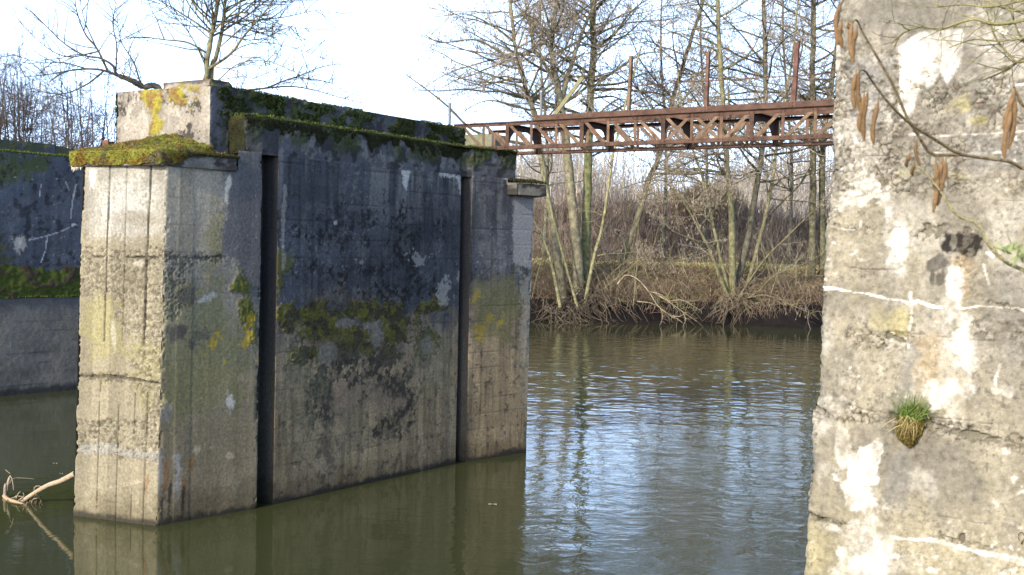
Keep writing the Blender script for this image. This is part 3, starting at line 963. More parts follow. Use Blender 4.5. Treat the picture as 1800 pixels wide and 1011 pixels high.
def paintB(i, f):
    U, Z = f.U, f.Z
    big = fbm(U * 1.1, Z * 1.1, 500 + i, 4)
    fine = fbm(U * 16, Z * 16, 510 + i, 3)
    vert = fbm(U * 7, Z * 0.6, 505 + i, 4)
    d = (big - 0.5) * 0.03 + (fine - 0.5) * 0.01
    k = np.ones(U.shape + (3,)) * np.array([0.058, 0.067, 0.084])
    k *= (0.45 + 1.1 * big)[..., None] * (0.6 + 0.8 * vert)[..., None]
    bl = board_lines(Z, U, 0.3, 61)
    k = mix(k, np.array([0.025, 0.027, 0.03]), bl * 0.6)
    if i == 0:
        hi = Z > 2.7
        k = mix(k, np.array([0.045, 0.06, 0.015]), f.poly([(-20, 270), (100, 275), (85, 300), (45, 318), (-20, 325)], 16, 2.0) * 0.85)
        k = mix(k, np.array([0.36, 0.345, 0.31]), f.poly([(18, 418), (42, 415), (46, 432), (36, 450), (26, 440)], 7, 1.0) * 0.9)
        k = mix(k, np.array([0.3, 0.16, 0.09]), f.streak(40, 418, 446, 5) * 0.6)
        for p in (([(52, 422), (75, 417), (105, 408), (130, 396)], 2.2), ([(83, 418), (80, 440), (72, 462)], 2.2), ([(134, 325), (127, 355), (124, 385)], 2.6), ([(115, 318), (122, 335)], 1.6),
                  ([(72, 325), (70, 345)], 1.6)):
            k = mix(k, np.array([0.36, 0.37, 0.38]), f.line(p[0], p[1], 0.9) * 0.8)
        k = mix(k, np.array([0.4, 0.4, 0.4]), f.blob(132, 395, 7, 3, 1.2))
        k = mix(k, np.array([0.05, 0.05, 0.02]), np.maximum(f.blob(0, 440, 16, 30, 1.8), f.blob(15, 460, 14, 12, 1.8)) * 0.8)
        k = mix(k, np.array([0.012, 0.012, 0.014]), ss(0.6, 0.7, fbm(U * 7, Z * 7, 520, 3)) * 0.7)
    return k, d


def paintB2(i, f):
    U, Z = f.U, f.Z
    k, d = paintB(5, f)
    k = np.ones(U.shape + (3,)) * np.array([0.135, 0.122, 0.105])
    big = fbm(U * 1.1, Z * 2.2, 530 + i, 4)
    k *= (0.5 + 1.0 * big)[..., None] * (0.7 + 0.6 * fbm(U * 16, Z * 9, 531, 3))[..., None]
    k = mix(k, np.array([0.03, 0.032, 0.04]), board_lines(Z, U, 0.22, 62) * 0.6)
    k = mix(k, np.array([0.04, 0.045, 0.06]), ss(1.7, 1.95, Z + 0.3 * f.n1) * 0.6)
    k = mix(k, np.array([0.02, 0.02, 0.02]), ss(0.2, 0.08, Z + 0.1 * f.n1) * 0.9)
    return k, d


pier2 = thing('concrete_pier', (B0[0], B0[1], 0), 'dark blue grey stepped concrete pier at the left edge, partly hidden by the sunlit one', 'pier', 'old concrete river piers')
ins = 0.10
pB = [bA - nb * ins, bB - nb * ins, bB - nb * 2.0, bA - nb * 2.0, bA - nb * ins]
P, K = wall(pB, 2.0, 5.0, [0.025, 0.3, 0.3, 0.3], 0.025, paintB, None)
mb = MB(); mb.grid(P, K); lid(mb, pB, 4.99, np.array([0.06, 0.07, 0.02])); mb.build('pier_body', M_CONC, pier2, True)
pB2 = [bA, bB, bB - nb * 2.1, bA - nb * 2.1, bA]
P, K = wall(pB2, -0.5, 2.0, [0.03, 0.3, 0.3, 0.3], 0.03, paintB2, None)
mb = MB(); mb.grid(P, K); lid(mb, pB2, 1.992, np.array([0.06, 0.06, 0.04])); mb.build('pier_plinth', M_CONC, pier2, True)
pB3 = [bA - nb * 0.42, bB - nb * 0.42 - ub * 3.55, bB - nb * 1.7 - ub * 3.55, bA - nb * 1.7, bA - nb * 0.42]


def paintB3(i, f):
    k, d = paintB(6, f)
    g = ss(0.4, 0.55, fbm(f.U * 2, f.Z * 3, 540, 4))
    return mix(k, np.array([0.05, 0.06, 0.015]), g * 0.8), d + f.n1 * 0.06


P, K = wall(pB3, 4.98, 5.28, [0.03, 0.05, 0.3, 0.3], 0.03, paintB3, None)
mb = MB(); mb.grid(P, K); lid(mb, pB3, 5.27, np.array([0.08, 0.09, 0.02])); mb.build('parapet', M_CONC, pier2, True)
# broken, sloping end of its parapet
mb = MB()
e0 = bB - nb * 0.42 - ub * 3.55; e1 = bB - nb * 1.7 - ub * 3.55
sl_ = ub * 1.15
V = [(*e0, 4.98), (*e1, 4.98), (*e1, 5.26), (*e0, 5.26), (*(e0 + sl_), 4.98), (*(e1 + sl_), 4.98), (*(e0 + sl_ * 0.45), 5.2), (*(e1 + sl_ * 0.45), 5.2)]
mb.add(V, [(0, 4, 6, 3), (1, 2, 7, 5), (3, 6, 7, 2), (6, 4, 5, 7)], None, (0.05, 0.055, 0.03))
mb.build('broken_end', M_CONC, pier2)
mm = MB()
for (zl, inset, hang, dens) in ((5.0, ins, 0.22, 900), (2.0, 0.0, 0.0, 1500)):
    L = np.linalg.norm(bB - bA)
    m2 = int(L * dens)
    q = RNG.uniform(0, 1, m2); r = RNG.uniform(0, 0.3, m2)
    base = bA[None] + (bB - bA)[None] * q[:, None] - nb[None] * (inset + r - 0.02)[:, None]
    tufts(mm, np.column_stack([base, zl + 0.01 + 0.03 * fbm(q * 60, r * 20, 550, 3)]), np.tile([0, 0, 1.0], (m2, 1)), 0.04, np.array([0.10, 0.13, 0.03]), 0.5)
# moss bank on the plinth step
nu, nv = 300, 22
t = np.linspace(0, 1, nu)
P = np.zeros((nv, nu, 3))
hh = 0.18 + 0.55 * ss(0.35, 0.65, fbm(t * 9, t * 0, 551, 4)) * ss(0.78, 0.5, t)
for j in range(nv):
    q = j / (nv - 1)
    b_ = bA[None] + (bB - bA)[None] * t[:, None]
    P[j, :, :2] = b_ - nb[None] * (0.0 + 0.10 * q) + nb[None] * (0.03 * np.sin(math.pi * q))
    P[j, :, 2] = 2.0 + hh * q
n = fbm(P[..., 0] * 8, P[..., 2] * 8, 552, 4)
P[..., :2] += nb * ((n - 0.45) * 0.10)[..., None]
col = np.ones((nv, nu, 3)) * np.array([0.05, 0.065, 0.014]); col = mix(col, np.array([0.045, 0.035, 0.025]), ss(0.48, 0.6, n)) * (0.5 + fbm(P[..., 0] * 30, P[..., 2] * 30, 553, 3))[..., None]
mm.grid(P, col)
mm.build('moss', M_MOSS, pier2, True)


# ------------------------------------------------------------------ the sunlit abutment on the right
A0 = at(1440, 505, 5.5)[:2]
UR = -EL


class AFace(Face):
    gsc, gk = 95.0, 0.75

    def dis(s, m):
        return ss(0.05, 1.1, m * 1.02 + s.gr * s.gk * np.clip(2 * m, 0, 1))


af = AFace(A0, A0 + UR * 2.5)
EDGE = [(1472, -160), (1471, 0), (1468, 60), (1462, 200), (1459, 300), (1450, 405), (1445, 505), (1440, 620), (1433, 690), (1427, 720), (1423, 800), (1419, 860), (1417, 905), (1414, 960), (1410, 1060), (1400, 1250), (1390, 1500)]
EU = np.array([af.uv(*p) for p in EDGE])      # u of the worn arris at each height
o = np.argsort(EU[:, 1])
zs = np.arange(0.6, 4.85, 0.0055)
eu = np.interp(zs, EU[o, 1], EU[o, 0])
nz = len(zs)
eu = eu + (fbm(zs * 9, zs * 0, 600, 4) - 0.5) * 0.016 + (fbm(zs * 45, zs * 0, 601, 3) - 0.5) * 0.014
us = np.concatenate([np.arange(0, 1.12, 0.0055), np.linspace(1.13, 2.6, 40)])
U = eu[:, None] * np.exp(-us / 0.25)[None] + us[None, :]
Z = np.repeat(zs[:, None], len(us), 1)
af.set(U, Z, 3)
big = fbm(U * 2.2, Z * 2.2, 610, 5)
med = fbm(U * 9, Z * 9, 611, 4)
fine = fbm(U * 45, Z * 45, 612, 3)
vert = fbm(U * 14, Z * 1.2, 613, 4)
k = np.ones(U.shape + (3,)) * np.array([0.26, 0.234, 0.172])
k = mix(k, np.array([0.295, 0.262, 0.172]), ss(2.3, 1.7, Z) * 0.8)
k = mix(k, np.array([0.225, 0.21, 0.18]), ss(3.4, 3.7, Z) * 0.6)
k *= (0.62 + 0.72 * big)[..., None] * (0.78 + 0.44 * med)[..., None] * (0.8 + 0.4 * vert)[..., None]
k = mix(k, np.array([0.14, 0.13, 0.11]), ss(0.52, 0.72, fbm(U * 3.3 + 4, Z * 3.0, 614, 5)) * 0.55)
k = mix(k, np.array([0.16, 0.15, 0.125]), ss(0.52, 0.66, fbm(U * 9 + 4, Z * 3.0, 618, 5)) * 0.35)
k = mix(k, np.array([0.38, 0.36, 0.31]), ss(0.56, 0.74, fbm(U * 6 + 4, Z * 5.0, 615, 5)) * 0.5)
spk = fbm(U * 70, Z * 70, 616, 3)
k = mix(k, np.array([0.085, 0.078, 0.065]), ss(0.60, 0.72, spk) * ss(0.35, 0.6, med) * 0.6)
k = mix(k, np.array([0.42, 0.40, 0.35]), ss(0.62, 0.74, fbm(U * 55 + 3, Z * 55, 617, 3)) * ss(0.4, 0.62, big) * 0.55)
d = (big - 0.5) * 0.02 + (med - 0.5) * 0.008 + (fine - 0.5) * 0.003
B, Ln, Po, St = af.blob, af.line, af.poly, af.streak
W = np.array([0.80, 0.78, 0.72])
# zones where the gravel shows
gr = np.maximum.reduce([Po([(1465, 30), (1520, 60), (1700, 150), (1800, 200), (1800, 260), (1620, 280), (1560, 330), (1460, 340)], 40, 2.4),
                        Ln([(1468, 20), (1462, 200), (1455, 400)], 40, 2.4) * 0.9, Ln([(1460, 330), (1600, 325), (1800, 330)], 34, 2.6),
                        Ln([(1455, 400), (1600, 405), (1700, 415)], 26, 2.4), Po([(1580, 200), (1800, 160), (1800, 330), (1600, 330)], 30, 2.2) * 0.8,
                        Ln([(1505, 590), (1595, 602)], 26, 2.0), Po([(1690, 560), (1800, 570), (1800, 625), (1740, 620)], 18, 2.2),
                        Ln([(1428, 715), (1480, 728), (1570, 742)], 22, 2.0), Ln([(1615, 742), (1680, 760), (1740, 768), (1800, 785)], 26, 1.4),
                        Ln([(1416, 905), (1440, 912), (1480, 925)], 18, 2.0), Ln([(1445, 505), (1437, 620), (1428, 715), (1416, 905)], 14, 2.4),
                        Ln([(1720, 525), (1790, 545)], 14, 2.2), Ln([(1650, 945), (1740, 968)], 12, 2.6), B(1700, 490, 14, 60, 2.8)])
hg, gap, idv = pits(af, 30, 640)
hg2, gap2, id2 = pits(af, 62, 641)
gl = ss(0.35, 0.65, fbm(U * 10, Z * 10, 642, 3))
gm = gr * (0.35 + 0.65 * gl)
hole = ss(0.52, 0.60, fbm(U * 34, Z * 40, 643, 3)) * gm
d = d + gm * ((hg - 0.4) * 0.012 + (hg2 - 0.4) * 0.006) - hole * 0.014
k = mix(k, np.array([0.09, 0.075, 0.058]), hole * 0.55)
k = k * (1 - (gm * np.maximum(gap * 0.75, gap2 * 0.4))[..., None])
k = mix(k, np.array([0.36, 0.33, 0.26]), gm * ss(0.35, 0.9, idv) * (1 - gap) * 0.5)
k = mix(k, np.array([0.10, 0.075, 0.055]), gm * ss(0.12, 0.02, idv) * 0.7)
# deep open joint under the grass tuft and other hollows
jd = np.maximum.reduce([Ln([(1622, 742), (1665, 757), (1700, 762), (1745, 772), (1800, 788)], 9, 1.0), Ln([(1418, 903), (1436, 912), (1455, 916)], 7, 1.0), Ln([(1462, 735), (1430, 712)], 5, 1.4),
                        B(1600, 560, 4, 6, 1.0), B(1690, 945, 5, 6, 1.5), B(1602, 572, 6, 3, 1.0), Ln([(1560, 590), (1590, 600)], 4, 2.0), Ln([(1455, 278), (1470, 285)], 9, 1.4)])
crumb = ss(0.38, 0.62, fbm(U * 40, Z * 46, 645, 3))
d = d - jd * (0.008 + 0.034 * crumb)
k = mix(k, np.array([0.045, 0.038, 0.030]), jd * (0.15 + 0.85 * crumb))
bl = np.maximum.reduce([Ln([(1514, 273), (1582, 274)], 1.6, 0.3), Ln([(1494, 471), (1576, 476)], 2.0, 0.3), Ln([(1558, 582), (1700, 596), (1800, 604)], 1.4, 0.5) * 0.7, Ln([(1640, 905), (1740, 922)], 1.6, 0.5) * 0.7,
                        Ln([(1640, 733), (1745, 745)], 1.6, 0.4), Ln([(1660, 355), (1800, 352)], 1.4, 0.5) * 0.5])
k = mix(k, np.array([0.08, 0.07, 0.06]), bl * 0.8); d = d - bl * 0.006
# stains
k = mix(k, np.array([0.022, 0.018, 0.014]), np.clip(1.5 * np.maximum(Po([(1660, 410), (1722, 414), (1716, 442), (1702, 456), (1690, 444), (1662, 442)], 7, 2.2), B(1690, 428, 30, 14, 2.4)), 0, 1) * (0.55 + 0.45 * ss(0.35, 0.5, fbm(U * 40, Z * 30, 646, 3))))
k = mix(k, np.array([0.07, 0.062, 0.053]), np.clip(1.4 * np.maximum.reduce([B(1646, 463, 18, 14, 1.6), B(1652, 488, 9, 16, 2.2), St(1640, 455, 520, 10, 1.0)]), 0, 1) * 0.85)
k = mix(k, np.array([0.15, 0.145, 0.135]), np.maximum(Po([(1595, 600), (1625, 590), (1615, 700), (1560, 760), (1560, 690)], 20, 1.8), Po([(1570, 790), (1600, 785), (1590, 900), (1550, 880)], 14, 1.6)) * 0.55)
k = mix(k, np.array([0.13, 0.12, 0.10]), Po([(1720, 470), (1810, 480), (1810, 640), (1740, 640)], 30, 2.2) * 0.55)
k = mix(k, np.array([0.30, 0.21, 0.10]), np.maximum(St(1690, 440, 600, 40), B(1640, 625, 22, 60, 2)) * 0.4)
k = mix(k, np.array([0.20, 0.20, 0.20]), Po([(1480, 90), (1570, 100), (1560, 240), (1480, 230)], 30, 1.8) * 0.5)
k = mix(k, np.array([0.17, 0.165, 0.15]), Po([(1700, 240), (1800, 240), (1800, 290), (1710, 300)], 14, 1.6) * 0.6)
# yellow lichen
yl = np.maximum.reduce([B(1715, 212, 22, 10, 1.8), B(1690, 185, 26, 20, 2.4) * 0.7, B(1578, 560, 18, 30, 1.6), B(1545, 560, 20, 30, 2.4) * 0.5, B(1600, 300, 22, 10, 2.2) * 0.6, B(1440, 990, 40, 60, 2) * 0.35, B(1690, 310, 20, 8, 2.2) * 0.5])
k = mix(k, np.array([0.42, 0.37, 0.10]), yl * (0.1 + 0.55 * med) * 0.75)
# lime
wh = np.maximum.reduce([Po([(1577, 82), (1618, 58), (1692, 52), (1692, 92), (1684, 118), (1664, 152), (1652, 130), (1638, 150), (1618, 160), (1604, 196), (1582, 215), (1576, 190), (1580, 120)], 7, 0.9),
                        Ln([(1472, 84), (1470, 135)], 9, 0.8), B(1481, 137, 5, 7, 1.0), B(1562, 190, 6, 30, 1.2) * 0.6,
                        Ln([(1445, 506), (1472, 508), (1500, 514), (1528, 517), (1560, 526), (1584, 528), (1598, 534), (1614, 529), (1630, 536), (1645, 541), (1668, 539), (1690, 543), (1725, 538), (1760, 541), (1785, 541), (1810, 550)], 4.6, 2.4),
                        Ln([(1598, 236), (1650, 239), (1700, 237), (1750, 235), (1800, 231)], 3.4, 2.8) * 0.7, St(1578, 390, 540, 46, 1.1) * 0.7, St(1560, 325, 460, 30, 1.2) * 0.5, St(1590, 400, 470, 16),
                        St(1680, 450, 730, 36, 0.9) * 0.85, St(1696, 545, 740, 44, 1.0) * 0.7, B(1682, 610, 15, 62, 2.2), B(1660, 680, 26, 34, 3.4) * 0.6, Ln([(1600, 515), (1602, 560), (1598, 580)], 5, 1.2) * 0.7,
                        Ln([(1758, 642), (1754, 655), (1749, 668), (1751, 682)], 3.0, 3.2) * 0.6, B(1766, 688, 9, 7, 4.5) * 0.6, B(1750, 690, 8, 5, 4.5) * 0.55, Ln([(1735, 445), (1745, 450)], 8, 1.4), Ln([(1728, 465), (1738, 500)], 4, 1.6) * 0.7,
                        St(1530, 785, 900, 22, 2.0) * 0.6, B(1535, 805, 8, 24, 4.0) * 0.8, St(1522, 855, 1090, 60, 2.0) * 0.9, B(1514, 890, 24, 42, 4.0) * 0.9, St(1505, 920, 1100, 60, 2.2) * 0.7, B(1480, 790, 8, 20, 4.5) * 0.5,
                        Ln([(1553, 941), (1578, 946), (1600, 948), (1632, 949), (1660, 954), (1690, 963), (1720, 970), (1760, 978), (1800, 988)], 5.5, 2.6) * 0.75, Ln([(1450, 925), (1500, 940)], 10, 1.8) * 0.7, B(1530, 845, 14, 9, 2.4) * 0.8,
                        Ln([(1455, 397), (1490, 405), (1510, 402)], 4, 1.8) * 0.7, Ln([(1630, 270), (1800, 268)], 6, 2.4) * 0.5, B(1450, 700, 20, 40, 3.2) * 0.3, B(1500, 340, 40, 30, 3.0) * 0.5])
lt = fbm(U * 30, Z * 22, 655, 4)
wl = W[None, None] * (0.55 + 0.5 * lt[..., None])
wh = wh * (0.55 + 0.6 * ss(0.3, 0.6, fbm(U * 12, Z * 9, 656, 4)))
wm = (np.clip(np.clip(wh, 0, 1) ** 1.5 * (0.45 + 1.0 * lt), 0, 1) * 0.9)[..., None]
halo = ss(0.05, 0.6, wh)
k = mix(k, np.array([0.36, 0.33, 0.25]), halo * 0.35 * lt)
k = k * (1 - wm) + wl * wm
d = d + wh * 0.002
fl = ss(0.70, 0.80, fbm(U * 26, Z * 26, 650, 3)) * ss(0.4, 0.6, big)
k = mix(k, W, fl * 0.6)
# front runs back to the arris, which is worn round
dd = U - np.repeat(eu[:, None], len(us), 1)
d = d - 0.025 * np.clip(1 - (us[None] / 0.03), 0, 1) ** 2 - 0.03 * np.clip(1 - us[None] / 0.06, 0, 1) * ss(0.02, 0.18, af.n1)
nA = np.array([UR[1], -UR[0]])
P = np.zeros(U.shape + (3,))
P[..., :2] = A0 + UR * U[..., None] + nA * d[..., None]
P[..., 2] = Z
abut = thing('concrete_abutment', (A0[0] + 1.2, A0[1] + 2.0, 0.6), 'sunlit pale concrete abutment filling the right edge, with white lime patch and pitted gravelly face', 'abutment')
mb = MB()
mb.grid(P, np.clip(k, 0.01, 0.85))
# flank running back to the footbridge, and the body behind the face
sd = np.linspace(0, 11.0, 120)
Pf = np.zeros((nz, len(sd), 3))
Pf[..., :2] = P[:, :1, :2] + (DL[None, None, :] * sd[None, :, None])
Pf[..., 2] = Z[:, :1]
nf_ = fbm(sd[None] * 3, zs[:, None] * 3, 660, 4)
Pf[..., :2] += EL * ((nf_ - 0.5) * 0.03 * ss(0, 0.3, sd)[None])[..., None]
kf = np.ones(Pf.shape) * np.array([0.13, 0.125, 0.11]) * (0.5 + nf_)[..., None]
step = 4
mb.grid(Pf[::step][:, ::-1], kf[::step][:, ::-1])
tl = [A0 + UR * eu[-1], A0 + UR * 2.6, A0 + UR * 2.6 + DL * 11, A0 + UR * eu[-1] + DL * 11]
mb.prism([tl[0] + DL * 0.02 + UR * 0.02, tl[1] - UR * 0.02 + DL * 0.02, tl[2] - UR * 0.02, tl[3] + UR * 0.02], 0.7, zs[-1] - 0.004, (0.16, 0.15, 0.11))
mb.build('abutment_wall', M_CONC, abut, True)

# grass tuft rooted in the open joint
gu, gz = af.uv(1600, 735)
gp = np.array([*(A0 + UR * gu + nA * 0.0), gz])
tuft = thing('grass_tuft', gp, 'green grass tuft with brown moss cushion growing from a joint in the abutment', 'grass tuft')
n3 = np.append(nA, 0); u3 = np.append(UR, 0)
mb = MB()
nu, nv = 30, 26
P = np.zeros((nv, nu, 3)); K = np.zeros((nv, nu, 3))
for j in range(nv):
    for i in range(nu):
        a_, b_ = i / (nu - 1) * 2 - 1, j / (nv - 1)
        wv = 0.062 * math.sin(math.pi * min(1, b_ * 0.9 + 0.1)) ** 0.6 * (0.75 + 0.5 * float(fbm(np.array(b_ * 5.0), np.array(a_ * 1.0), 703, 2)))
        hgt = 0.05 * math.sqrt(max(0, 1 - a_ * a_)) * math.sin(math.pi * b_) ** 0.6
        nn_ = float(fbm(np.array(a_ * 3.0), np.array(b_ * 4.0), 700, 3)) - 0.5
        P[j, i] = gp + u3 * (a_ * wv) + n3 * (hgt + nn_ * 0.03 - 0.008) + np.array([0, 0, 0.035 - 0.165 * b_])
        K[j, i] = np.array([0.17, 0.135, 0.04]) * (0.4 + 2.0 * (nn_ + 0.5) * 0.6) if b_ > 0.25 else np.array([0.12, 0.13, 0.03])
mb.grid(P, K)
Nn = grid_normals(P)
ix = RNG.randint(0, nv * nu, 1500)
tufts(mb, P.reshape(-1, 3)[ix], np.tile(n3, (1500, 1)) + [0, 0, -0.2], 0.012, K.reshape(-1, 3)[ix] * 1.2, 0.4)
mb.build('moss_cushion', M_MOSS, tuft, True)
mb = MB()


def blade(mb, root, dirv, ln, w, col, bend=0.5, n=5):
    dirv = np.asarray(dirv, float); dirv /= np.linalg.norm(dirv)
    side = np.cross(dirv, RNG.normal(size=3)); side /= np.linalg.norm(side)
    V = []; p = np.asarray(root, float).copy(); dcur = dirv.copy()
    for i in range(n + 1):
        q = i / n
        ww = w * (1 - q) ** 0.7 + 0.0004
        V += [p - side * ww / 2, p + side * ww / 2]
        p = p + dcur * ln / n
        dcur = dcur + np.array([0, 0, -bend / n]); dcur /= np.linalg.norm(dcur)
    Q = [(2 * i, 2 * i + 1, 2 * i + 3, 2 * i + 2) for i in range(n)]
    mb.add(V, Q, None, np.asarray(col) * random.uniform(0.65, 1.3))


for i in range(170):
    r = gp + u3 * random.gauss(0.012, 0.032) + n3 * random.uniform(0.01, 0.05) + np.array([0, 0, random.uniform(-0.005, 0.04)])
    dv = u3 * random.gauss(0.12, 0.55) + n3 * random.uniform(0.1, 0.8) + np.array([0, 0, random.uniform(0.5, 1.2)])
    blade(mb, r, dv, random.uniform(0.04, 0.125), 0.0042, [(0.12, 0.20, 0.04), (0.15, 0.22, 0.05), (0.20, 0.22, 0.07), (0.09, 0.15, 0.03)][i % 4], random.uniform(0.1, 0.8))
for i in range(60):
    r = gp + u3 * random.gauss(0.0, 0.032) + n3 * random.uniform(0.035, 0.06) + np.array([0, 0, random.uniform(-0.03, 0.02)])
    dv = u3 * random.gauss(0.0, 0.6) + n3 * random.uniform(0.1, 0.6) + np.array([0, 0, -random.uniform(0.2, 1.2)])
    blade(mb, r, dv, random.uniform(0.03, 0.10), 0.003, np.array([(0.36, 0.28, 0.12), (0.22, 0.16, 0.07), (0.30, 0.27, 0.10)][i % 3]), 0.6)
mb.build('grass_blades', M_GRASS, tuft)

# thin rusty wire loop at the very edge
hu, hz = af.uv(1797, 942)
hp = np.array([*(A0 + UR * hu + nA * 0.012), hz])
hook = thing('wire_loop', hp, 'small rusty wire loop sticking out of the abutment low at the right edge', 'wire loop')
tb = Tubes()
pts = [hp + u3 * (0.012 * math.cos(a_)) + np.array([0, 0, 0.02 * math.sin(a_)]) + n3 * 0.01 for a_ in np.linspace(-1.2, 4.2, 14)]
tb.add(pts, [0.0018] * 14, 6, (0.06, 0.04, 0.03))
tb.add([pts[0], hp + np.array([0, 0, -0.03]) + n3 * 0.008, hp + np.array([0.005, 0, -0.036]) - n3 * 0.02], [0.002] * 3, 6, (0.05, 0.035, 0.03))
tb.build('wire', M_RUST, hook)

# ------------------------------------------------------------------ rusty footbridge: two light lattice girders joined by cross frames
TH = np.array([0.837, -0.5476, 0]); TH /= np.linalg.norm(TH)
T0 = at(895, 262, 17.75)
ZB, ZT = 4.745, 5.15
SP = 0.95
ZUP = np.array([0, 0, 1.0])
D3 = np.append(DL, 0) / np.linalg.norm(DL)
RUST = np.array([0.096, 0.055, 0.039])
bridge = thing('footbridge', (T0[0] + TH[0] * 3.2, T0[1] + TH[1] * 3.2, ZB), 'rusty brown steel lattice footbridge without deck between mossy pier and right abutment', 'footbridge')


def tp(t, w, z):
    p = T0 + TH * t + D3 * w
    return np.array([p[0], p[1], z])


def rust():
    return RUST * random.uniform(0.8, 1.15)


def rivet(mb, p, n, col):
    """low round rivet head"""
    n = n / np.linalg.norm(n)
    a = np.cross(n, ZUP); a /= np.linalg.norm(a); b = np.cross(n, a)
    V = [p + n * 0.010]
    for k in range(8):
        an = k * math.pi / 4
        V.append(p + 0.014 * (a * math.cos(an) + b * math.sin(an)))
    mb.add(V, None, [(0, 1 + k, 1 + (k + 1) % 8) for k in range(8)], col)


T_A, T_B = -1.04, 7.75
STEP = 0.435
nodes_t = [-0.046 + STEP * k for k in range(-2, 18)]
MID = 7.2 * STEP
thick = {k for k in range(-2, 18) if k % 3 == 0}
for side in (0, 1):
    w = SP * side
    f_ = -1 if side == 0 else 1          # outward
    out = D3 * f_
    # chords: an angle with its upright leg outside
    mb = MB(); c = rust()
    mb.bar(tp(T_A, w, ZT - 0.025), tp(T_B, w, ZT - 0.025), 0.05, out, 0.008, c)
    mb.bar(tp(T_A, w - f_ * 0.030, ZT - 0.003), tp(T_B, w - f_ * 0.030, ZT - 0.003), 0.008, out, 0.058, c * 0.9)
    mb.bar(tp(T_A, w - f_ * 0.012 + f_ * 0.03, ZT + 0.006), tp(T_B, w - f_ * 0.012 + f_ * 0.03, ZT + 0.006), 0.007, out, 0.05, c * 0.8)
    for t in nodes_t:
        for dt in (-0.03, 0.03): rivet(mb, tp(t + dt, w + f_ * 0.005, ZT - 0.028), out, c * 0.8)
    mb.build('top_chord', M_RUST, bridge)
    mb = MB(); c = rust()
    mb.bar(tp(T_A, w, ZB + 0.028), tp(T_B, w, ZB + 0.028), 0.05, out, 0.008, c)
    mb.bar(tp(T_A, w - f_ * 0.030, ZB), tp(T_B, w - f_ * 0.030, ZB), 0.008, out, 0.06, c * 1.1)
    for t in nodes_t:
        for dt in (-0.03, 0.03): rivet(mb, tp(t + dt, w + f_ * 0.005, ZB + 0.03), out, c * 0.8)
    mb.build('bottom_chord', M_RUST, bridge)
    # kick plate: a channel on top of the chord
    mb = MB(); c = rust()
    ta = 0.42 if side == 0 else 0.0
    wk = w - f_ * 0.07
    mb.bar(tp(ta, wk, ZT + 0.054), tp(T_B, wk, ZT + 0.054), 0.076, out, 0.007, c * 1.05)
    mb.bar(tp(ta, wk - f_ * 0.025, ZT + 0.093), tp(T_B, wk - f_ * 0.025, ZT + 0.093), 0.007, out, 0.045, c * 0.8)
    mb.bar(tp(ta, wk - f_ * 0.025, ZT + 0.014), tp(T_B, wk - f_ * 0.025, ZT + 0.014), 0.007, out, 0.045, c * 0.8)
    mb.build('kick_plate', M_RUST, bridge)
    # web bars
    for k, t in zip(range(-2, 18), nodes_t):
        if k in thick:
            continue
        mb = MB(); c = RUST * random.uniform(0.85, 1.5) + np.array([0.03, 0.03, 0.01]) * random.random()
        mb.bar(tp(t, w - f_ * 0.007, ZB + 0.004), tp(t, w - f_ * 0.007, ZT - 0.006), 0.042, out, 0.006, c)
        mb.build('upright_bar', M_RUST, bridge)
    for k in range(-2, 17):
        t = nodes_t[k + 2]
        a, b = t + 0.035, t + STEP - 0.035
        mb = MB(); c = RUST * random.uniform(0.9, 1.5) + np.array([0.04, 0.04, 0.02]) * random.random()
        left = (t + STEP / 2) < MID
        za, zb = (ZT - 0.03, ZB + 0.03) if left else (ZB + 0.03, ZT - 0.03)
        mb.bar(tp(a, w - f_ * 0.014, za), tp(b, w - f_ * 0.014, zb), 0.046, out, 0.006, c)
        mb.build('diagonal_bar', M_RUST, bridge)
        if k in (6, 7):     # crossed panels at mid span
            mb = MB()
            mb.bar(tp(a, w - f_ * 0.021, zb), tp(b, w - f_ * 0.021, za), 0.046, out, 0.006, c * 0.9)
            mb.build('diagonal_bar', M_RUST, bridge)
# cross frames
for k in sorted(thick):
    t = nodes_t[k + 2]
    mb = MB(); c = rust() * 0.85
    for side in (0, 1):
        w = SP * side; f_ = -1 if side == 0 else 1
        mb.bar(tp(t - 0.03, w - f_ * 0.045, ZB - 0.005), tp(t - 0.03, w - f_ * 0.045, ZT - 0.008), 0.075, TH, 0.008, c)
        mb.bar(tp(t, w - f_ * 0.007, ZB + 0.004), tp(t, w - f_ * 0.007, ZT - 0.008), 0.06, D3, 0.007, c)
    # beam with curved haunches, as a plate in the plane of the frame
    prof = []
    n = 10
    for i in range(n + 1):
        q = i / n
        hh = 0.085 + 0.23 * max(0, 1 - q / 0.32) ** 2 + 0.23 * max(0, 1 - (1 - q) / 0.32) ** 2
        prof.append((0.08 + (SP - 0.16) * q, ZT - 0.012 - hh))
    V, Q = [], []
    for (w, z) in prof:
        V += [tp(t - 0.034, w, ZT - 0.012), tp(t - 0.034, w, z), tp(t - 0.026, w, z), tp(t - 0.026, w, ZT - 0.012)]
    for i in range(n):
        o4 = 4 * i
        for j in range(4):
            Q.append((o4 + j, o4 + (j + 1) % 4, o4 + 4 + (j + 1) % 4, o4 + 4 + j))
    mb.add(V, Q, None, c * 0.8)
    mb.bar(tp(t, 0.04, ZT - 0.016), tp(t, SP - 0.04, ZT - 0.016), 0.07, ZUP, 0.007, c)
    mb.build('cross_frame', M_RUST, bridge)


# railing posts with a single sagging rail
def t_at(px):
    q = (px - PW / 2) / F
    return (T0[1] * q - T0[0]) / (TH[0] - TH[1] * q)


def post_top(px0, py1, w):
    t = t_at(px0)
    p = tp(t, w, 0)
    d = ray(px0, py1)
    return t, CAMZ + d[2] / d[1] * p[1]


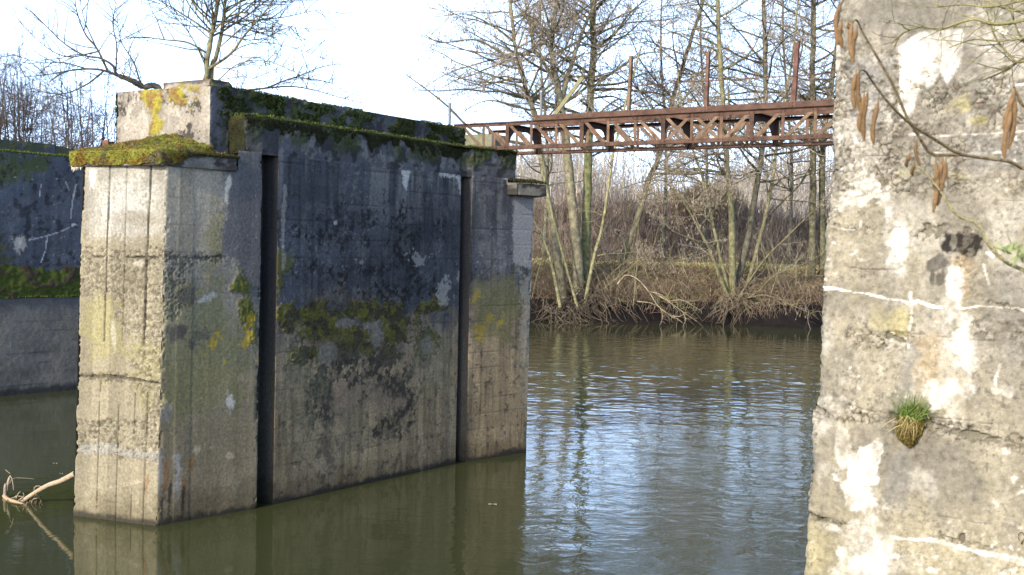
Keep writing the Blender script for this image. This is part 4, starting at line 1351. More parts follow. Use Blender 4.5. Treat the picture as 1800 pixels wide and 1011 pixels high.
wk = 0.075
tops = []
for px, py1, wd, lean, cc in ((1092, 98, 0.04, 0.02, (0.15, 0.10, 0.065)), (1228, 90, 0.042, 0.01, (0.13, 0.075, 0.055)), (1381, 74, 0.055, 0.03, (0.11, 0.055, 0.042))):
    t, zt = post_top(px, py1, wk)
    mb = MB()
    a, b = tp(t, wk - 0.005, ZT + 0.02), tp(t + lean, wk - 0.005, zt)
    mb.bar(a, b, wd, -D3, 0.007, np.array(cc))
    mb.bar(a + TH * wd * 0.46 + D3 * 0.025, b + TH * wd * 0.46 + D3 * 0.025, 0.007, D3, 0.045, np.array(cc) * 0.7)
    for zz in (0.04, 0.08): rivet(mb, tp(t, wk - 0.010, ZT + zz), -D3, np.array(cc) * 0.7)
    mb.build('railing_post', M_RUST, bridge)
    tops.append((t + lean * 0.5, ZT + 0.62 * (zt - ZT)))
for px, y0, y1, yy in ((790, 222, 181, 20.4), (951, 205, 162, 20.2)):
    mb = MB()
    a, b = at(px, y0 + 10, yy), at(px + 0.5, y1, yy)
    mb.bar(a, b, 0.035, -D3, 0.035, (0.16, 0.15, 0.14))
    mb.build('railing_post', M_PAINT, bridge)
tb = Tubes()
pts = [tp(t_at(1010), wk, CAMZ + (ray(1010, 170)[2] / ray(1010, 170)[1]) * tp(t_at(1010), wk, 0)[1])]
for px, py in ((1050, 161), (1095, 152), (1160, 146), (1228, 142), (1300, 138), (1381, 133), (1420, 131), (1462, 127), (1520, 122)):
    t = t_at(px); p = tp(t, wk - 0.012, 0)
    pts.append(np.array([p[0], p[1], CAMZ + ray(px, py)[2] / ray(px, py)[1] * p[1]]))
tb.add(pts, [0.007] * len(pts), 6, RUST * 1.1)
tb.build('hand_rail', M_RUST, bridge)
mb = MB()
a, b = at(962, 207, 18.0), at(983, 183, 18.05)
mb.bar(a, b, 0.03, -D3, 0.008, RUST * 0.7)
mb.build('bent_bar', M_RUST, bridge)
# leaning plank
plank = thing('wooden_plank', at(968, 212, 18.15), 'greenish grey wooden plank leaning up from the left end of the rusty footbridge', 'plank')
mb = MB()
a, b = at(966, 214, 18.12), at(1024, 136, 18.45)
mb.bar(a, b, 0.085, -D3, 0.025, (0.19, 0.18, 0.10))
mb.build('board', M_WOOD, plank)

# ------------------------------------------------------------------ river, banks, embankment
def shore(x):
    return 53.0 + 1.2 * np.sin(x * 0.21) + 0.5 * np.sin(x * 0.83 + 1) - 17 * ss(-2.5, -12, x)


def ground_z(x, y):
    x = np.asarray(x, float); y = np.asarray(y, float)
    s = y - shore(x)
    n = fbm(x * 0.35, y * 0.35, 800, 4) - 0.5
    n2 = fbm(x * 1.6, y * 1.6, 801, 4) - 0.5
    z = -1.3 + 1.5 * ss(-3.0, 0.2, s) + 0.75 * ss(0.0, 0.35, s) + 1.55 * ss(0.3, 5.0, s) ** 0.8
    z = z + (2.7 + n * 0.8) * ss(9.5, 16.0, s) + (n * 0.5 + n2 * 0.35) * ss(-0.5, 1.5, s)
    z = z - 2.2 * ss(26, 60, s)
    nearb = ss(9.5, 5.5, y + 0.4 * n) * ss(-9, -2, x - 0.0)
    z = np.maximum(z, -1.3 + (2.75 + n * 0.3) * nearb)
    zfar = ss(4.0, -14.0, y)
    z = np.maximum(z, -1.3 + 3.0 * zfar)
    return z


xs = np.concatenate([np.linspace(-420, -42, 24), np.arange(-40, 42, 0.33), np.linspace(43, 420, 24)])
ys = np.concatenate([np.linspace(-60, 2, 16), np.arange(3, 34, 0.8), np.arange(34.4, 76, 0.3), np.linspace(78, 900, 40)])
X, Y = np.meshgrid(xs, ys)
Zg = ground_z(X, Y)
S_ = Y - shore(X)
P = np.stack([X, Y, Zg], -1)
n = fbm(X * 0.9, Y * 0.9, 810, 4)
k = np.ones(P.shape) * np.array([0.075, 0.058, 0.042])
k = mix(k, np.array([0.012, 0.010, 0.010]), ss(0.9, 0.4, S_))  # dark wet soil at the foot, undercut shade added to its colour
k = mix(k, np.array([0.20, 0.145, 0.10]), ss(0.7, 2.0, S_) * 0.85 * (0.3 + 1.2 * n))
gz_ = ss(5.2, 6.0, S_ + n) * ss(10.5, 9.2, S_ + n)
k = mix(k, np.array([0.25, 0.24, 0.09]), gz_ * 0.9)
k = mix(k, np.array([0.17, 0.135, 0.11]), ss(10, 12, S_) * 0.9)
k = mix(k, np.array([0.14, 0.13, 0.08]), ss(17, 30, S_) * 0.7)
k *= (0.55 + 0.9 * fbm(X * 2.5, Y * 2.5, 811, 4))[..., None]
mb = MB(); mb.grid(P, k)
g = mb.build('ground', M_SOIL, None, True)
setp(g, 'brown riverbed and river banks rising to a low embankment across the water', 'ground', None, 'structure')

# water
m, nt, p = nodes('river_water')
N, L = nt.nodes.new, nt.links.new
tc = N('ShaderNodeTexCoord')
p.inputs['Roughness'].default_value = 0.035
p.inputs['IOR'].default_value = 1.40
p.inputs['Specular IOR Level'].default_value = 0.5


def wnoise(scale, sx, sy, rot, detail, dist=0.0):
    mp = N('ShaderNodeMapping'); mp.inputs['Scale'].default_value = (sx, sy, 1); mp.inputs['Rotation'].default_value = (0, 0, rot)
    L(tc.outputs['Object'], mp.inputs['Vector'])
    n = N('ShaderNodeTexNoise'); n.inputs['Scale'].default_value = scale; n.inputs['Detail'].default_value = detail; n.inputs['Roughness'].default_value = 0.5
    n.inputs['Distortion'].default_value = dist
    L(mp.outputs['Vector'], n.inputs['Vector'])
    return n.outputs['Fac']


def mth(op, a, b=None, clamp=False):
    n = N('ShaderNodeMath'); n.operation = op; n.use_clamp = clamp
    for i, v in enumerate((a, b)):
        if v is None: continue
        if isinstance(v, (int, float)): n.inputs[i].default_value = v
        else: L(v, n.inputs[i])
    return n.outputs[0]


big = wnoise(0.55, 0.9, 1.2, 0.5, 2.0, 1.2)
midw = wnoise(2.4, 0.85, 1.15, 0.4, 3.0, 2.0)
sml = wnoise(11.0, 0.8, 1.2, 0.2, 2.0, 1.0)
gust = wnoise(0.13, 1.0, 1.4, 0.6, 2.0)
sep = N('ShaderNodeSeparateXYZ'); L(tc.outputs['Object'], sep.inputs[0])
mr = N('ShaderNodeMapRange'); mr.interpolation_type = 'SMOOTHSTEP'
mr.inputs['From Min'].default_value = -3.5; mr.inputs['From Max'].default_value = 1.2; mr.inputs['To Min'].default_value = 0.22; mr.inputs['To Max'].default_value = 1.0
L(sep.outputs['X'], mr.inputs['Value'])      # slack water between the piers, livelier current beyond
h = mth('ADD', mth('MULTIPLY', big, 1.0), mth('ADD', mth('MULTIPLY', midw, 0.34), mth('MULTIPLY', sml, 0.055)))
gmask = mth('ADD', mth('MULTIPLY', gust, 1.3), -0.05, True)
def lane(a, b, lo, hi):
    r = N('ShaderNodeMapRange'); r.interpolation_type = 'SMOOTHSTEP'
    r.inputs['From Min'].default_value = a; r.inputs['From Max'].default_value = b; r.inputs['To Min'].default_value = lo; r.inputs['To Max'].default_value = hi
    L(sep.outputs['Y'], r.inputs['Value'])
    return r.outputs['Result']


wind = mth('MULTIPLY', lane(12, 34, 0.85, 0.45), lane(45.0, 49.5, 1.0, 0.3))     # breeze on the open reach, calm under the far bank
h = mth('MULTIPLY', h, mth('MULTIPLY', mth('MULTIPLY', mr.outputs['Result'], wind), gmask))
b = N('ShaderNodeBump'); b.inputs['Strength'].default_value = 1.0; b.inputs['Distance'].default_value = 0.034
L(h, b.inputs['Height']); L(b.outputs['Normal'], p.inputs['Normal'])
cr = N('ShaderNodeMixRGB'); cr.inputs['Color1'].default_value = (0.036, 0.041, 0.016, 1); cr.inputs['Color2'].default_value = (0.052, 0.056, 0.022, 1)
L(gust, cr.inputs['Fac']); L(cr.outputs['Color'], p.inputs['Base Color'])
mb = MB()
X, Y = np.meshgrid(np.concatenate([np.linspace(-420, -8, 30), np.arange(-7.5, -2, 0.5), np.arange(-1.9, 14.5, 0.06), np.linspace(15, 420, 30)]),
                   np.concatenate([np.linspace(-40, 10, 30), np.arange(10.4, 51.5, 0.06), np.linspace(52, 140, 30)]))
wx, wy = X + 0.35 * fbm(X * 0.6, Y * 0.6, 901, 2), Y + 0.35 * fbm(X * 0.6, Y * 0.6, 902, 2)
zw = 0.0075 * (vnoise(wx * 1.5 + wy * 0.5, wy * 1.9, 903) - 0.5) + 0.0075 * (vnoise(wx * 3.3 - wy * 1.1, wy * 3.7, 904) - 0.5) + 0.0082 * (vnoise(wx * 6.6 + wy * 2.0, wy * 7.0, 905) - 0.5)
zw = zw * (0.35 + 1.1 * fbm(X * 0.22, Y * 0.30, 906, 3))
off_ = (X - P1[0]) * -EL[0] + (Y - P1[1]) * -EL[1]          # metres clear of the pier's long side
past_ = ss(7.4, 9.5, (X - P1[0]) * DL[0] + (Y - P1[1]) * DL[1])
zw = zw * np.maximum(ss(-0.2, 1.6, off_), past_) * (0.33 + 0.62 * ss(16, 30, Y)) * (1 - 0.93 * ss(44.5, 47.0, Y + 0.8 * fbm(X * 0.3, Y * 0, 907, 2)))
mb.grid(np.stack([X, Y, zw * ((X > -1.95) & (X < 14.5))], -1))
wat = mb.build('river_water', m, None, True)
setp(wat, 'murky olive river with rippled blue grey sky reflections', 'river', None, 'structure')


# ------------------------------------------------------------------ trees
def catmull(pts, n):
    P = np.array(pts, float)
    P = np.vstack([2 * P[0] - P[1], P, 2 * P[-1] - P[-2]])
    m = len(P) - 3
    out = []
    for x in np.linspace(0, m - 1e-6, n):
        i = int(x); t = x - i
        a, b, c, d = P[i:i + 4]
        out.append(0.5 * ((2 * b) + (c - a) * t + (2 * a - 5 * b + 4 * c - d) * t * t + (3 * b - a - 3 * c + d) * t ** 3))
    return np.array(out)


R_ = random.Random(5)


def rnd_dir():
    z = R_.uniform(-1, 1); a = R_.uniform(0, 2 * math.pi); r = math.sqrt(1 - z * z)
    return (r * math.cos(a), r * math.sin(a), z)


def limb(p0, d0, L, n, wob, up):
    """wandering path of n+1 points"""
    pts = [tuple(p0)]; x, y, z = p0; dx, dy, dz = d0
    s = L / n
    for i in range(n):
        r = rnd_dir()
        dx += r[0] * wob; dy += r[1] * wob; dz += r[2] * wob + up
        m = math.sqrt(dx * dx + dy * dy + dz * dz)
        dx /= m; dy /= m; dz /= m
        x += dx * s; y += dy * s; z += dz * s
        pts.append((x, y, z))
    return pts


def side_dir(d, spread, lift):
    """direction leaving axis d at an angle, with a lift"""
    r = rnd_dir()
    dot = r[0] * d[0] + r[1] * d[1] + r[2] * d[2]
    q = (r[0] - dot * d[0], r[1] - dot * d[1], r[2] - dot * d[2])
    m = math.sqrt(sum(v * v for v in q)) + 1e-6
    v = (d[0] * (1 - spread) + q[0] / m * spread, d[1] * (1 - spread) + q[1] / m * spread, d[2] * (1 - spread) + q[2] / m * spread + lift)
    m = math.sqrt(sum(t * t for t in v)) + 1e-6
    return (v[0] / m, v[1] / m, v[2] / m)


class Tree:
    def __init__(s, bark, twig, cones=0.0, conecol=(0.11, 0.075, 0.05), zmax=99):
        s.trunk, s.br, s.tw, s.cn = Tubes(), Tubes(), Tubes(), Tubes()
        s.paths = []
        s.bark, s.twig, s.cones, s.conecol, s.zmax = np.array(bark), np.array(twig), cones, np.array(conecol), zmax

    def vis(s, p):
        return p[2] < s.zmax

    def twigs(s, path, r, dens, ln, up, lvl):
        """fine growth along a path"""
        n = len(path) - 1
        for i in range(n):
            a, b = path[i], path[i + 1]
            d = tuple(b[k] - a[k] for k in range(3)); m = math.sqrt(sum(v * v for v in d)) + 1e-9
            d = tuple(v / m for v in d)
            cnt = dens * m * ((0.25 + 1.1 * (i + 0.5) / n) if lvl > 1 else 1.0)
            c = int(cnt) + (R_.random() < cnt - int(cnt))
            for _ in range(c):
                t = R_.random()
                p = tuple(a[k] + (b[k] - a[k]) * t for k in range(3))
                if not s.vis(p): continue
                q = 1 - 0.55 * (i + t) / n
                L = ln * R_.uniform(0.45, 1.2) * q
                dr = side_dir(d, R_.uniform(0.45, 0.8), up)
                if lvl > 1:
                    sub = limb(p, dr, L, 4, 0.24, up * 0.15)
                    r0 = max(0.006, min(r * 0.6, 0.011 * L + 0.004))
                    s.br.add(sub, [r0 * (1 - 0.7 * j / 4) for j in range(5)], 4, s.twig * R_.uniform(0.7, 1.3))
                    s.twigs(sub, r0, s.d2, s.l2, up * 0.6, 1)
                else:
                    sub = limb(p, dr, L, 2, 0.3, up * 0.1 - 0.06)
                    s.tw.add(sub, [s.rt, s.rt * 0.8, s.rt * 0.35], 3, s.twig * R_.uniform(0.6, 1.35))
                    if s.cones and R_.random() < s.cones:
                        for _k in range(R_.randint(1, 4)):
                            e = sub[R_.randint(1, 2)]
                            e = (e[0] + R_.uniform(-.04, .04), e[1] + R_.uniform(-.04, .04), e[2])
                            l = R_.uniform(0.05, 0.12)
                            s.cn.add([e, (e[0] + R_.uniform(-.02, .02), e[1], e[2] - l * 0.5), (e[0] + R_.uniform(-.02, .02), e[1], e[2] - l)],
                                     [0.008, 0.011, 0.005], 3, s.conecol * R_.uniform(0.6, 1.5))

    def stem(s, pts, r0, r1, h0, nb, bl, up=0.12, lvl=2, wob=0.22, sides=9, boughs=None, spread=(0.7, 0.97)):
        path = catmull(pts, 5 * len(pts))
        jit = np.cumsum(RNG.normal(size=path.shape) * r0 * 0.10, axis=0); jit -= np.linspace(0, 1, len(path))[:, None] * jit[-1]
        path = path + jit * np.array([1, 1, 0.3])
        s.paths.append(path)
        n = len(path)
        rad = [r0 + (r1 - r0) * (i / (n - 1)) ** 0.8 for i in range(n)]
        s.trunk.add(path.tolist(), rad, sides, s.bark * R_.uniform(0.85, 1.15))
        zs = path[:, 2]
        for _ in range(nb):
            i = R_.uniform(h0, 0.985) * (n - 1)
            j = int(i); t = i - j
            p = path[j] * (1 - t) + path[min(j + 1, n - 1)] * t
            if not s.vis(p): continue
            d = path[min(j + 1, n - 1)] - path[max(j - 1, 0)]; d = d / (np.linalg.norm(d) + 1e-9)
            q = i / (n - 1)
            L = bl * R_.uniform(0.5, 1.15) * (1 - 0.55 * (q - h0) / (1 - h0 + 1e-6))
            dr = side_dir(tuple(d), R_.uniform(*spread), up * R_.uniform(0.2, 1.4))
            r = min(rad[j] * 0.5, 0.012 * L + 0.008)
            b = limb(tuple(p), dr, L, 7, wob, 0.03)
            s.br.add(b, [r * (1 - 0.75 * k / 7) for k in range(8)], 5, s.bark * 0.8 * R_.uniform(0.7, 1.1))
            s.twigs(b, r, s.d1, s.l1, up, lvl)
        return path

    def bough(s, pts, r0, r1, up=0.2, sides=6, dens=None):
        pts = list(pts)
        if s.paths:
            allp = np.concatenate(s.paths)
            dd = np.linalg.norm(allp - np.asarray(pts[0]), axis=1)
            if dd.min() < 3.0: pts[0] = allp[int(dd.argmin())]
        path = catmull(pts, 4 * len(pts))
        s.paths.append(path[:len(path) * 2 // 3])
        n = len(path)
        s.br.add(path.tolist(), [r0 + (r1 - r0) * i / (n - 1) for i in range(n)], sides, s.bark * 0.8)
        s.twigs([tuple(p) for p in path], r0, (dens or s.d1), s.l1, up, 2)

    def finish(s, root):
        s.trunk.build('trunk', M_BARK, root)
        if s.br.cnt: s.br.build('limbs', M_BARK, root)
        mb = MB()
        s.tw.build_into(mb)
        if s.cn.cnt: s.cn.build_into(mb)
        if mb.n: mb.build('crown', M_TWIG, root, True)


def px_path(pts, y0, y1=None):
    """photo pixels -> points at distance y0..y1"""
    n = len(pts)
    y1 = y0 if y1 is None else y1
    return [at(p[0], p[1], y0 + (y1 - y0) * i / max(1, n - 1)) for i, p in enumerate(pts)]


def roots(tree_root, base, n, rmax, col, seed, toward=None):
    """gnarled roots spilling over the undercut bank into the water"""
    rr = random.Random(seed)
    tb = Tubes()
    for i in range(n):
        a = rr.uniform(math.pi * 1.02, math.pi * 1.98)
        L = rr.uniform(0.5, 1.9)
        x, y, z = base[0] + rr.uniform(-.7, .7), base[1] + rr.uniform(-.35, .1), base[2] + rr.uniform(-.1, .5)
        pts = [(x, y, z)]
        dx, dy, dz = math.cos(a) * 1.0, math.sin(a) * 0.5, rr.uniform(-0.9, -0.15)
        m = 7
        for k in range(m):
            dx += rr.uniform(-.35, .35); dy += rr.uniform(-.25, .15); dz += rr.uniform(-.35, .2)
            q = math.sqrt(dx * dx + dy * dy + dz * dz)
            x += dx / q * L / m; y += dy / q * L / m; z += dz / q * L / m
            gzv = float(ground_z(x, y))
            if z < gzv - 0.02: z = gzv + 0.01
            pts.append((x, y, z))
        r = rr.uniform(0.25, 1) ** 1.6 * rmax
        tb.add(pts, [r * (1 - 0.8 * k / m) for k in range(m + 1)], 6, np.array(col) * rr.uniform(0.7, 1.3))
    tb.build('roots', M_BARK, tree_root)


ALD = np.array([0.175, 0.16, 0.105]); ALT = np.array([0.27, 0.235, 0.185])


def ald(cones=0.8, bark=ALD, zmax=99, d1=3.0, l1=1.7, d2=8.0, l2=0.65, rt=0.0055):
    t = Tree(bark, ALT, cones, (0.33, 0.265, 0.19), zmax)
    t.d1, t.l1, t.d2, t.l2, t.rt = d1, l1, d2, l2, rt
    return t


def ext(pts, dx=0, k=1.0):
    """carry a trunk on above the picture"""
    a = pts[-1]
    return pts + [(a[0] + dx, a[1] - 120 * k), (a[0] + dx * 2.2, a[1] - 250 * k)]


GA = 'alders on the far bank'
gnd = lambda px, y: np.array([at(px, 500, y)[0], y, float(ground_z(at(px, 500, y)[0], y))])

# left clump, three tall trunks from one spread of roots
T1 = thing('alder_tree', gnd(1000, 54.2), 'tall bare alder leaning left, leftmost of the clump just right of the pier', 'tree', GA)
t = ald()
p = t.stem(px_path(ext([(998, 552), (985, 485), (972, 400), (950, 270), (943, 208), (930, 160), (917, 108), (908, 74), (899, 0)], -8), 54.2, 53.0), 0.21, 0.045, 0.42, 40, 6.3)
t.bough(px_path([(925, 255), (880, 245), (830, 228), (790, 190), (760, 165), (712, 130)], 53.6, 51.5), 0.085, 0.02)
t.bough(px_path([(935, 200), (890, 182), (850, 178), (800, 205)], 53.6, 52.6), 0.06, 0.012)
t.bough(px_path([(917, 108), (880, 92), (835, 70), (775, 75), (745, 60)], 53.4, 51.5), 0.07, 0.012)
t.bough(px_path([(908, 70), (870, 48), (820, 25), (765, 30)], 53.3, 52.0), 0.06, 0.012)
t.bough(px_path([(925, 140), (880, 135), (830, 150), (790, 140)], 53.4, 52.6), 0.05, 0.012)
t.bough(px_path([(935, 180), (943, 165), (941, 150)], 53.3, 53.2), 0.07, 0.04, dens=0.3)
t.bough(px_path([(965, 370), (945, 358), (938, 350)], 54, 53.8), 0.04, 0.02, dens=0.5)
t.finish(T1)
roots(T1, gnd(985, 53.6) + [0, 0, .1], 90, 0.05, (0.085, 0.07, 0.052), 31)

T2 = thing('alder_tree', gnd(1022, 54.4), 'tall bare alder forking above the footbridge, middle of the clump right of the pier', 'tree', GA)
t = ald()
main = [(1020, 552), (1015, 480), (1008, 400), (997, 270), (992, 204), (988, 173), (977, 108), (974, 56), (985, 0)]
t.stem(px_path(ext(main, 12), 54.4, 54.0), 0.29, 0.06, 0.40, 35, 5.9)
t.stem(px_path(ext([(988, 190), (994, 150), (1003, 117), (1018, 75), (1034, 35), (1052, -10)], 12), 54.2, 53.6), 0.13, 0.04, 0.15, 21, 4.9)
t.stem(px_path([(985, 165), (972, 135), (955, 105), (940, 85), (936, 50), (925, 10), (925, -60)], 54.1, 53.0), 0.11, 0.03, 0.15, 18, 4.6)
t.finish(T2)
roots(T2, gnd(1022, 53.7) + [0, 0, .1], 80, 0.048, (0.08, 0.065, 0.05), 32)

T3 = thing('alder_tree', gnd(1040, 54.8), 'tall bare ivy flecked alder with straight trunk, rightmost of the clump right of the pier', 'tree', GA)
t = ald(bark=(0.12, 0.125, 0.06))
t.stem(px_path(ext([(1026, 550), (1030, 450), (1035, 330), (1040, 200), (1045, 100), (1042, 0)], -2), 55.0), 0.27, 0.10, 0.34, 56, 7.1)
t.bough(px_path([(1040, 150), (1080, 125), (1130, 95), (1170, 92)], 55, 54), 0.08, 0.015)
t.bough(px_path([(1042, 215), (1085, 175), (1120, 185), (1150, 190)], 55, 54.4), 0.05, 0.012)
t.bough(px_path([(1044, 95), (1080, 60), (1110, 20), (1150, -10)], 55, 54), 0.08, 0.015)
t.finish(T3)
roots(T3, gnd(1040, 53.9) + [0, 0, .1], 70, 0.045, (0.08, 0.065, 0.05), 33)

# thin shoots beside them
for lab, pts, r, yy in (('slender bare alder sapling rising pale beside the clump of three trunks', [(1026, 548), (1030, 520), (1045, 450), (1060, 390), (1074, 294), (1088, 230), (1105, 160), (1128, 80)], 0.10, 53.6),
                        ('thin pale alder shoot slanting left past the bases of the three trunks', [(1016, 545), (1005, 505), (988, 440), (972, 380), (957, 310), (948, 262), (930, 215)], 0.075, 53.3),
                        ('crooked short alder stem with broken tip leaning left below the slab of the pier', [(985, 540), (972, 470), (955, 420), (938, 385), (936, 378)], 0.085, 53.0)):
    q = thing('alder_sapling', gnd(pts[0][0], yy), lab, 'sapling')
    t = ald(0.3, (0.20, 0.185, 0.10), d1=1.7, l1=0.9, d2=3.5)
    t.stem(px_path(pts, yy, yy - 0.4), r, r * 0.35, 0.25, 14 if r > 0.09 else 9, 2.2)
    t.finish(q)

# leaning trunk further back
q = thing('alder_tree', gnd(1088, 58), 'bare alder leaning right, its dark trunk crossing behind the footbridge between the two clumps', 'tree', GA)
t = ald(bark=(0.125, 0.115, 0.075))
t.stem(px_path(ext([(1090, 480), (1108, 420), (1122, 388), (1142, 320), (1162, 270), (1180, 190), (1205, 100), (1233, 9)], 30), 58), 0.20, 0.06, 0.35, 45, 5.9)
t.stem(px_path([(1098, 455), (1112, 400), (1135, 340), (1150, 300), (1185, 215), (1205, 170), (1222, 140), (1245, 80)], 58.2), 0.085, 0.025, 0.35, 16, 3.4)
t.bough(px_path([(1142, 330), (1160, 352), (1190, 350), (1230, 347), (1275, 343), (1305, 354)], 57.5, 55.5), 0.06, 0.015, dens=2.0)
t.bough(px_path([(1140, 335), (1110, 360), (1080, 385), (1060, 410)], 57.5, 56.5), 0.04, 0.012, dens=2.0)
t.finish(q)

# right clump: trunks fanning out of one stool
ST = gnd(1285, 54.6)
q = thing('alder_tree', ST, 'multi stemmed bare alder fanning out from a rooty stool at the waterline', 'tree', GA)
t = ald(bark=(0.165, 0.155, 0.085))
t.stem(px_path(ext([(1287, 552), (1286, 522), (1286, 440), (1285, 361), (1277, 277), (1270, 190), (1264, 60), (1262, 0)], -3), 54.6), 0.20, 0.07, 0.36, 48, 5.9)
t.stem(px_path([(1285, 540), (1278, 515), (1258, 460), (1240, 421), (1222, 390), (1203, 357), (1175, 325)], 54.3, 53.4), 0.12, 0.03, 0.35, 18, 3.7)
t.stem(px_path([(1286, 540), (1281, 515), (1266, 450), (1253, 394), (1240, 327), (1230, 295), (1219, 262), (1200, 190), (1190, 120)], 54.5, 54.0), 0.10, 0.03, 0.35, 21, 3.9)
t.finish(q)
roots(q, ST + [0, -0.5, .0], 90, 0.045, (0.15, 0.12, 0.085), 34)
q = thing('alder_tree', gnd(1300, 55.0), 'dark trunked bare alder leaning slightly right out of the right hand stool', 'tree', GA)
t = ald(bark=(0.085, 0.08, 0.06))
t.stem(px_path(ext([(1290, 545), (1295, 510), (1317, 411), (1328, 340), (1337, 277), (1343, 186), (1343, 100), (1340, 0)], -2), 55.2), 0.19, 0.07, 0.36, 48, 5.9)
t.finish(q)
q = thing('alder_sapling', gnd(1312, 55.4), 'slim olive alder stem slanting up to the right beyond the dark trunk', 'sapling')
t = ald(0.5, (0.16, 0.15, 0.085))
t.stem(px_path([(1300, 540), (1315, 500), (1340, 401), (1356, 330), (1364, 277), (1375, 200), (1390, 120), (1400, 30), (1405, -60)], 55.4), 0.11, 0.035, 0.32, 29, 4.3)
t.finish(q)
q = thing('alder_sapling', gnd(1330, 54.0), 'low arching alder shoot reaching right from the stool towards the abutment', 'sapling')
t = ald(0.2, (0.17, 0.155, 0.09), d1=1.6)
t.bough(px_path([(1295, 530), (1310, 505), (1345, 455), (1385, 415), (1430, 370), (1470, 330)], 54.2, 52.5), 0.06, 0.015)
t.bough(px_path([(1300, 535), (1330, 515), (1360, 485), (1410, 465), (1440, 450)], 54, 52.5), 0.045, 0.012)
t.bough(px_path([(1298, 540), (1322, 522), (1350, 520), (1400, 540), (1435, 555)], 53.6, 52.3), 0.045, 0.012)
t.trunk.add([ST + [0.2, -.3, -.2], ST + [0.28, -.3, 0.2], at(1296, 530, 54.2)], [0.08, 0.07, 0.06], 8, (0.17, 0.155, 0.09))
t.finish(q)

# pair of trunks close to the abutment
q = thing('alder_tree', gnd(1432, 57), 'thick bare alder trunk close beside the right abutment, left one of the pair', 'tree', GA)
t = ald(bark=(0.11, 0.105, 0.065))
t.stem(px_path(ext([(1428, 535), (1430, 440), (1432, 330), (1431, 200), (1432, 90), (1430, 0)], 0), 57), 0.20, 0.09, 0.35, 51, 5.9)
t.bough(px_path([(1431, 285), (1405, 325), (1375, 355), (1340, 392), (1315, 405)], 56.8, 55.5), 0.06, 0.015, dens=2.0)
t.finish(q)
q = thing('alder_tree', gnd(1445, 57.5), 'thick bare alder trunk partly hidden by the edge of the right abutment', 'tree', GA)
t = ald(bark=(0.12, 0.115, 0.07))
t.stem(px_path(ext([(1443, 535), (1443, 440), (1441, 330), (1445, 240), (1465, 100), (1480, 0)], 10), 57.5), 0.20, 0.08, 0.35, 45, 5.9)
t.finish(q)
q = thing('alder_tree', gnd(1480, 55), 'bare alder standing behind the abutment, only its left boughs showing', 'tree', GA)
t = ald()
t.stem(px_path(ext([(1500, 545), (1500, 400), (1498, 200), (1500, 0)], 0), 56), 0.2, 0.08, 0.25, 48, 7.1)
t.finish(q)
# paler trees standing further back
for px, yy, lab, r in ((1160, 64, 'pale thin bare tree on the embankment behind the leaning alder', 0.12), (1385, 63, 'pale thin bare tree on the embankment left of the pair of thick trunks', 0.12),
                       (955, 64, 'pale thin bare tree behind the left clump of alders', 0.13), (1235, 66, 'thin bare tree on the embankment behind the right clump', 0.11)):
    b_ = gnd(px, yy)
    q = thing('bare_tree', b_, lab, 'tree', 'bare trees behind the alders')
    t = ald(0.6, (0.15, 0.14, 0.10), d1=2.2, d2=4.0, rt=0.009)
    top = at(px + R_.uniform(-20, 20), -150, yy)
    t.stem([b_ - [0, 0, .2], b_ * 0.7 + top * 0.3 + [0.2, 0, 0], b_ * 0.35 + top * 0.65 - [0.2, 0, 0], top], r, 0.03, 0.25, 54, 5.1)
    t.finish(q)

# ---- left: the big bare tree behind the pier
b_ = np.array([at(372, 300, 40)[0], 40.0, 2.0])
q = thing('bare_tree', b_, 'large bare tree with yellowish trunk and long drooping side boughs rising behind the pier', 'tree')
t = Tree((0.20, 0.185, 0.10), (0.10, 0.085, 0.07), 0.0)
t.d1, t.l1, t.d2, t.l2, t.rt = 4.6, 2.0, 5.5, 0.75, 0.005
t.stem([b_] + px_path([(362, 190), (366, 120), (372, 70), (382, 20), (388, -40), (392, -140)], 40), 0.13, 0.045, 0.5, 16, 3.6, up=0.3)
t.stem([b_ + [0.2, 0, 0]] + px_path([(372, 150), (380, 100), (392, 40), (398, -20), (410, -120)], 40.2), 0.10, 0.04, 0.5, 10, 3.4, up=0.3)
for pts, r in (([(375, 125), (405, 95), (430, 62), (470, 15), (490, -20)], 0.085), ([(378, 60), (400, 30), (440, 5), (520, 2), (560, 0)], 0.05), ([(388, 35), (430, 22), (470, 35), (510, 47), (560, 52)], 0.05),
               ([(362, 95), (330, 75), (290, 70), (250, 65), (222, 68)], 0.06), ([(374, 30), (362, 10), (355, -20), (345, -60)], 0.05), ([(372, 125), (410, 120), (450, 100), (480, 120), (500, 150)], 0.035),
               ([(390, 145), (430, 135), (470, 150), (490, 170)], 0.03), ([(395, 20), (440, -10), (480, -50)], 0.05), ([(362, 110), (330, 55), (300, 20), (270, -20)], 0.035), ([(358, 120), (345, 80), (325, 40), (322, -20)], 0.035),
               ([(385, 80), (420, 55), (450, 52), (500, 60)], 0.035), ([(395, 60), (440, 40), (500, 30), (560, 18), (590, 22)], 0.04), ([(385, 100), (430, 80), (480, 76), (540, 92), (570, 105)], 0.035),
               ([(380, 130), (420, 112), (470, 108), (520, 128), (555, 150)], 0.035), ([(395, 10), (450, -5), (510, -8), (570, -30)], 0.04), ([(365, 70), (335, 40), (290, 10), (240, -5)], 0.035)):
    t.bough(px_path(pts, 40, 39), r * 0.62, r * 0.15, up=0.2)
t.finish(q)
b_ = np.array([at(300, 300, 38)[0], 38.0, 1.5])
q = thing('bare_tree', b_, 'low spreading bare tree whose boughs reach far left above the end block of the pier', 'tree')
t = Tree((0.10, 0.09, 0.07), (0.09, 0.078, 0.065), 0.0)
t.d1, t.l1, t.d2, t.l2, t.rt = 5.0, 1.8, 6.0, 0.65, 0.005
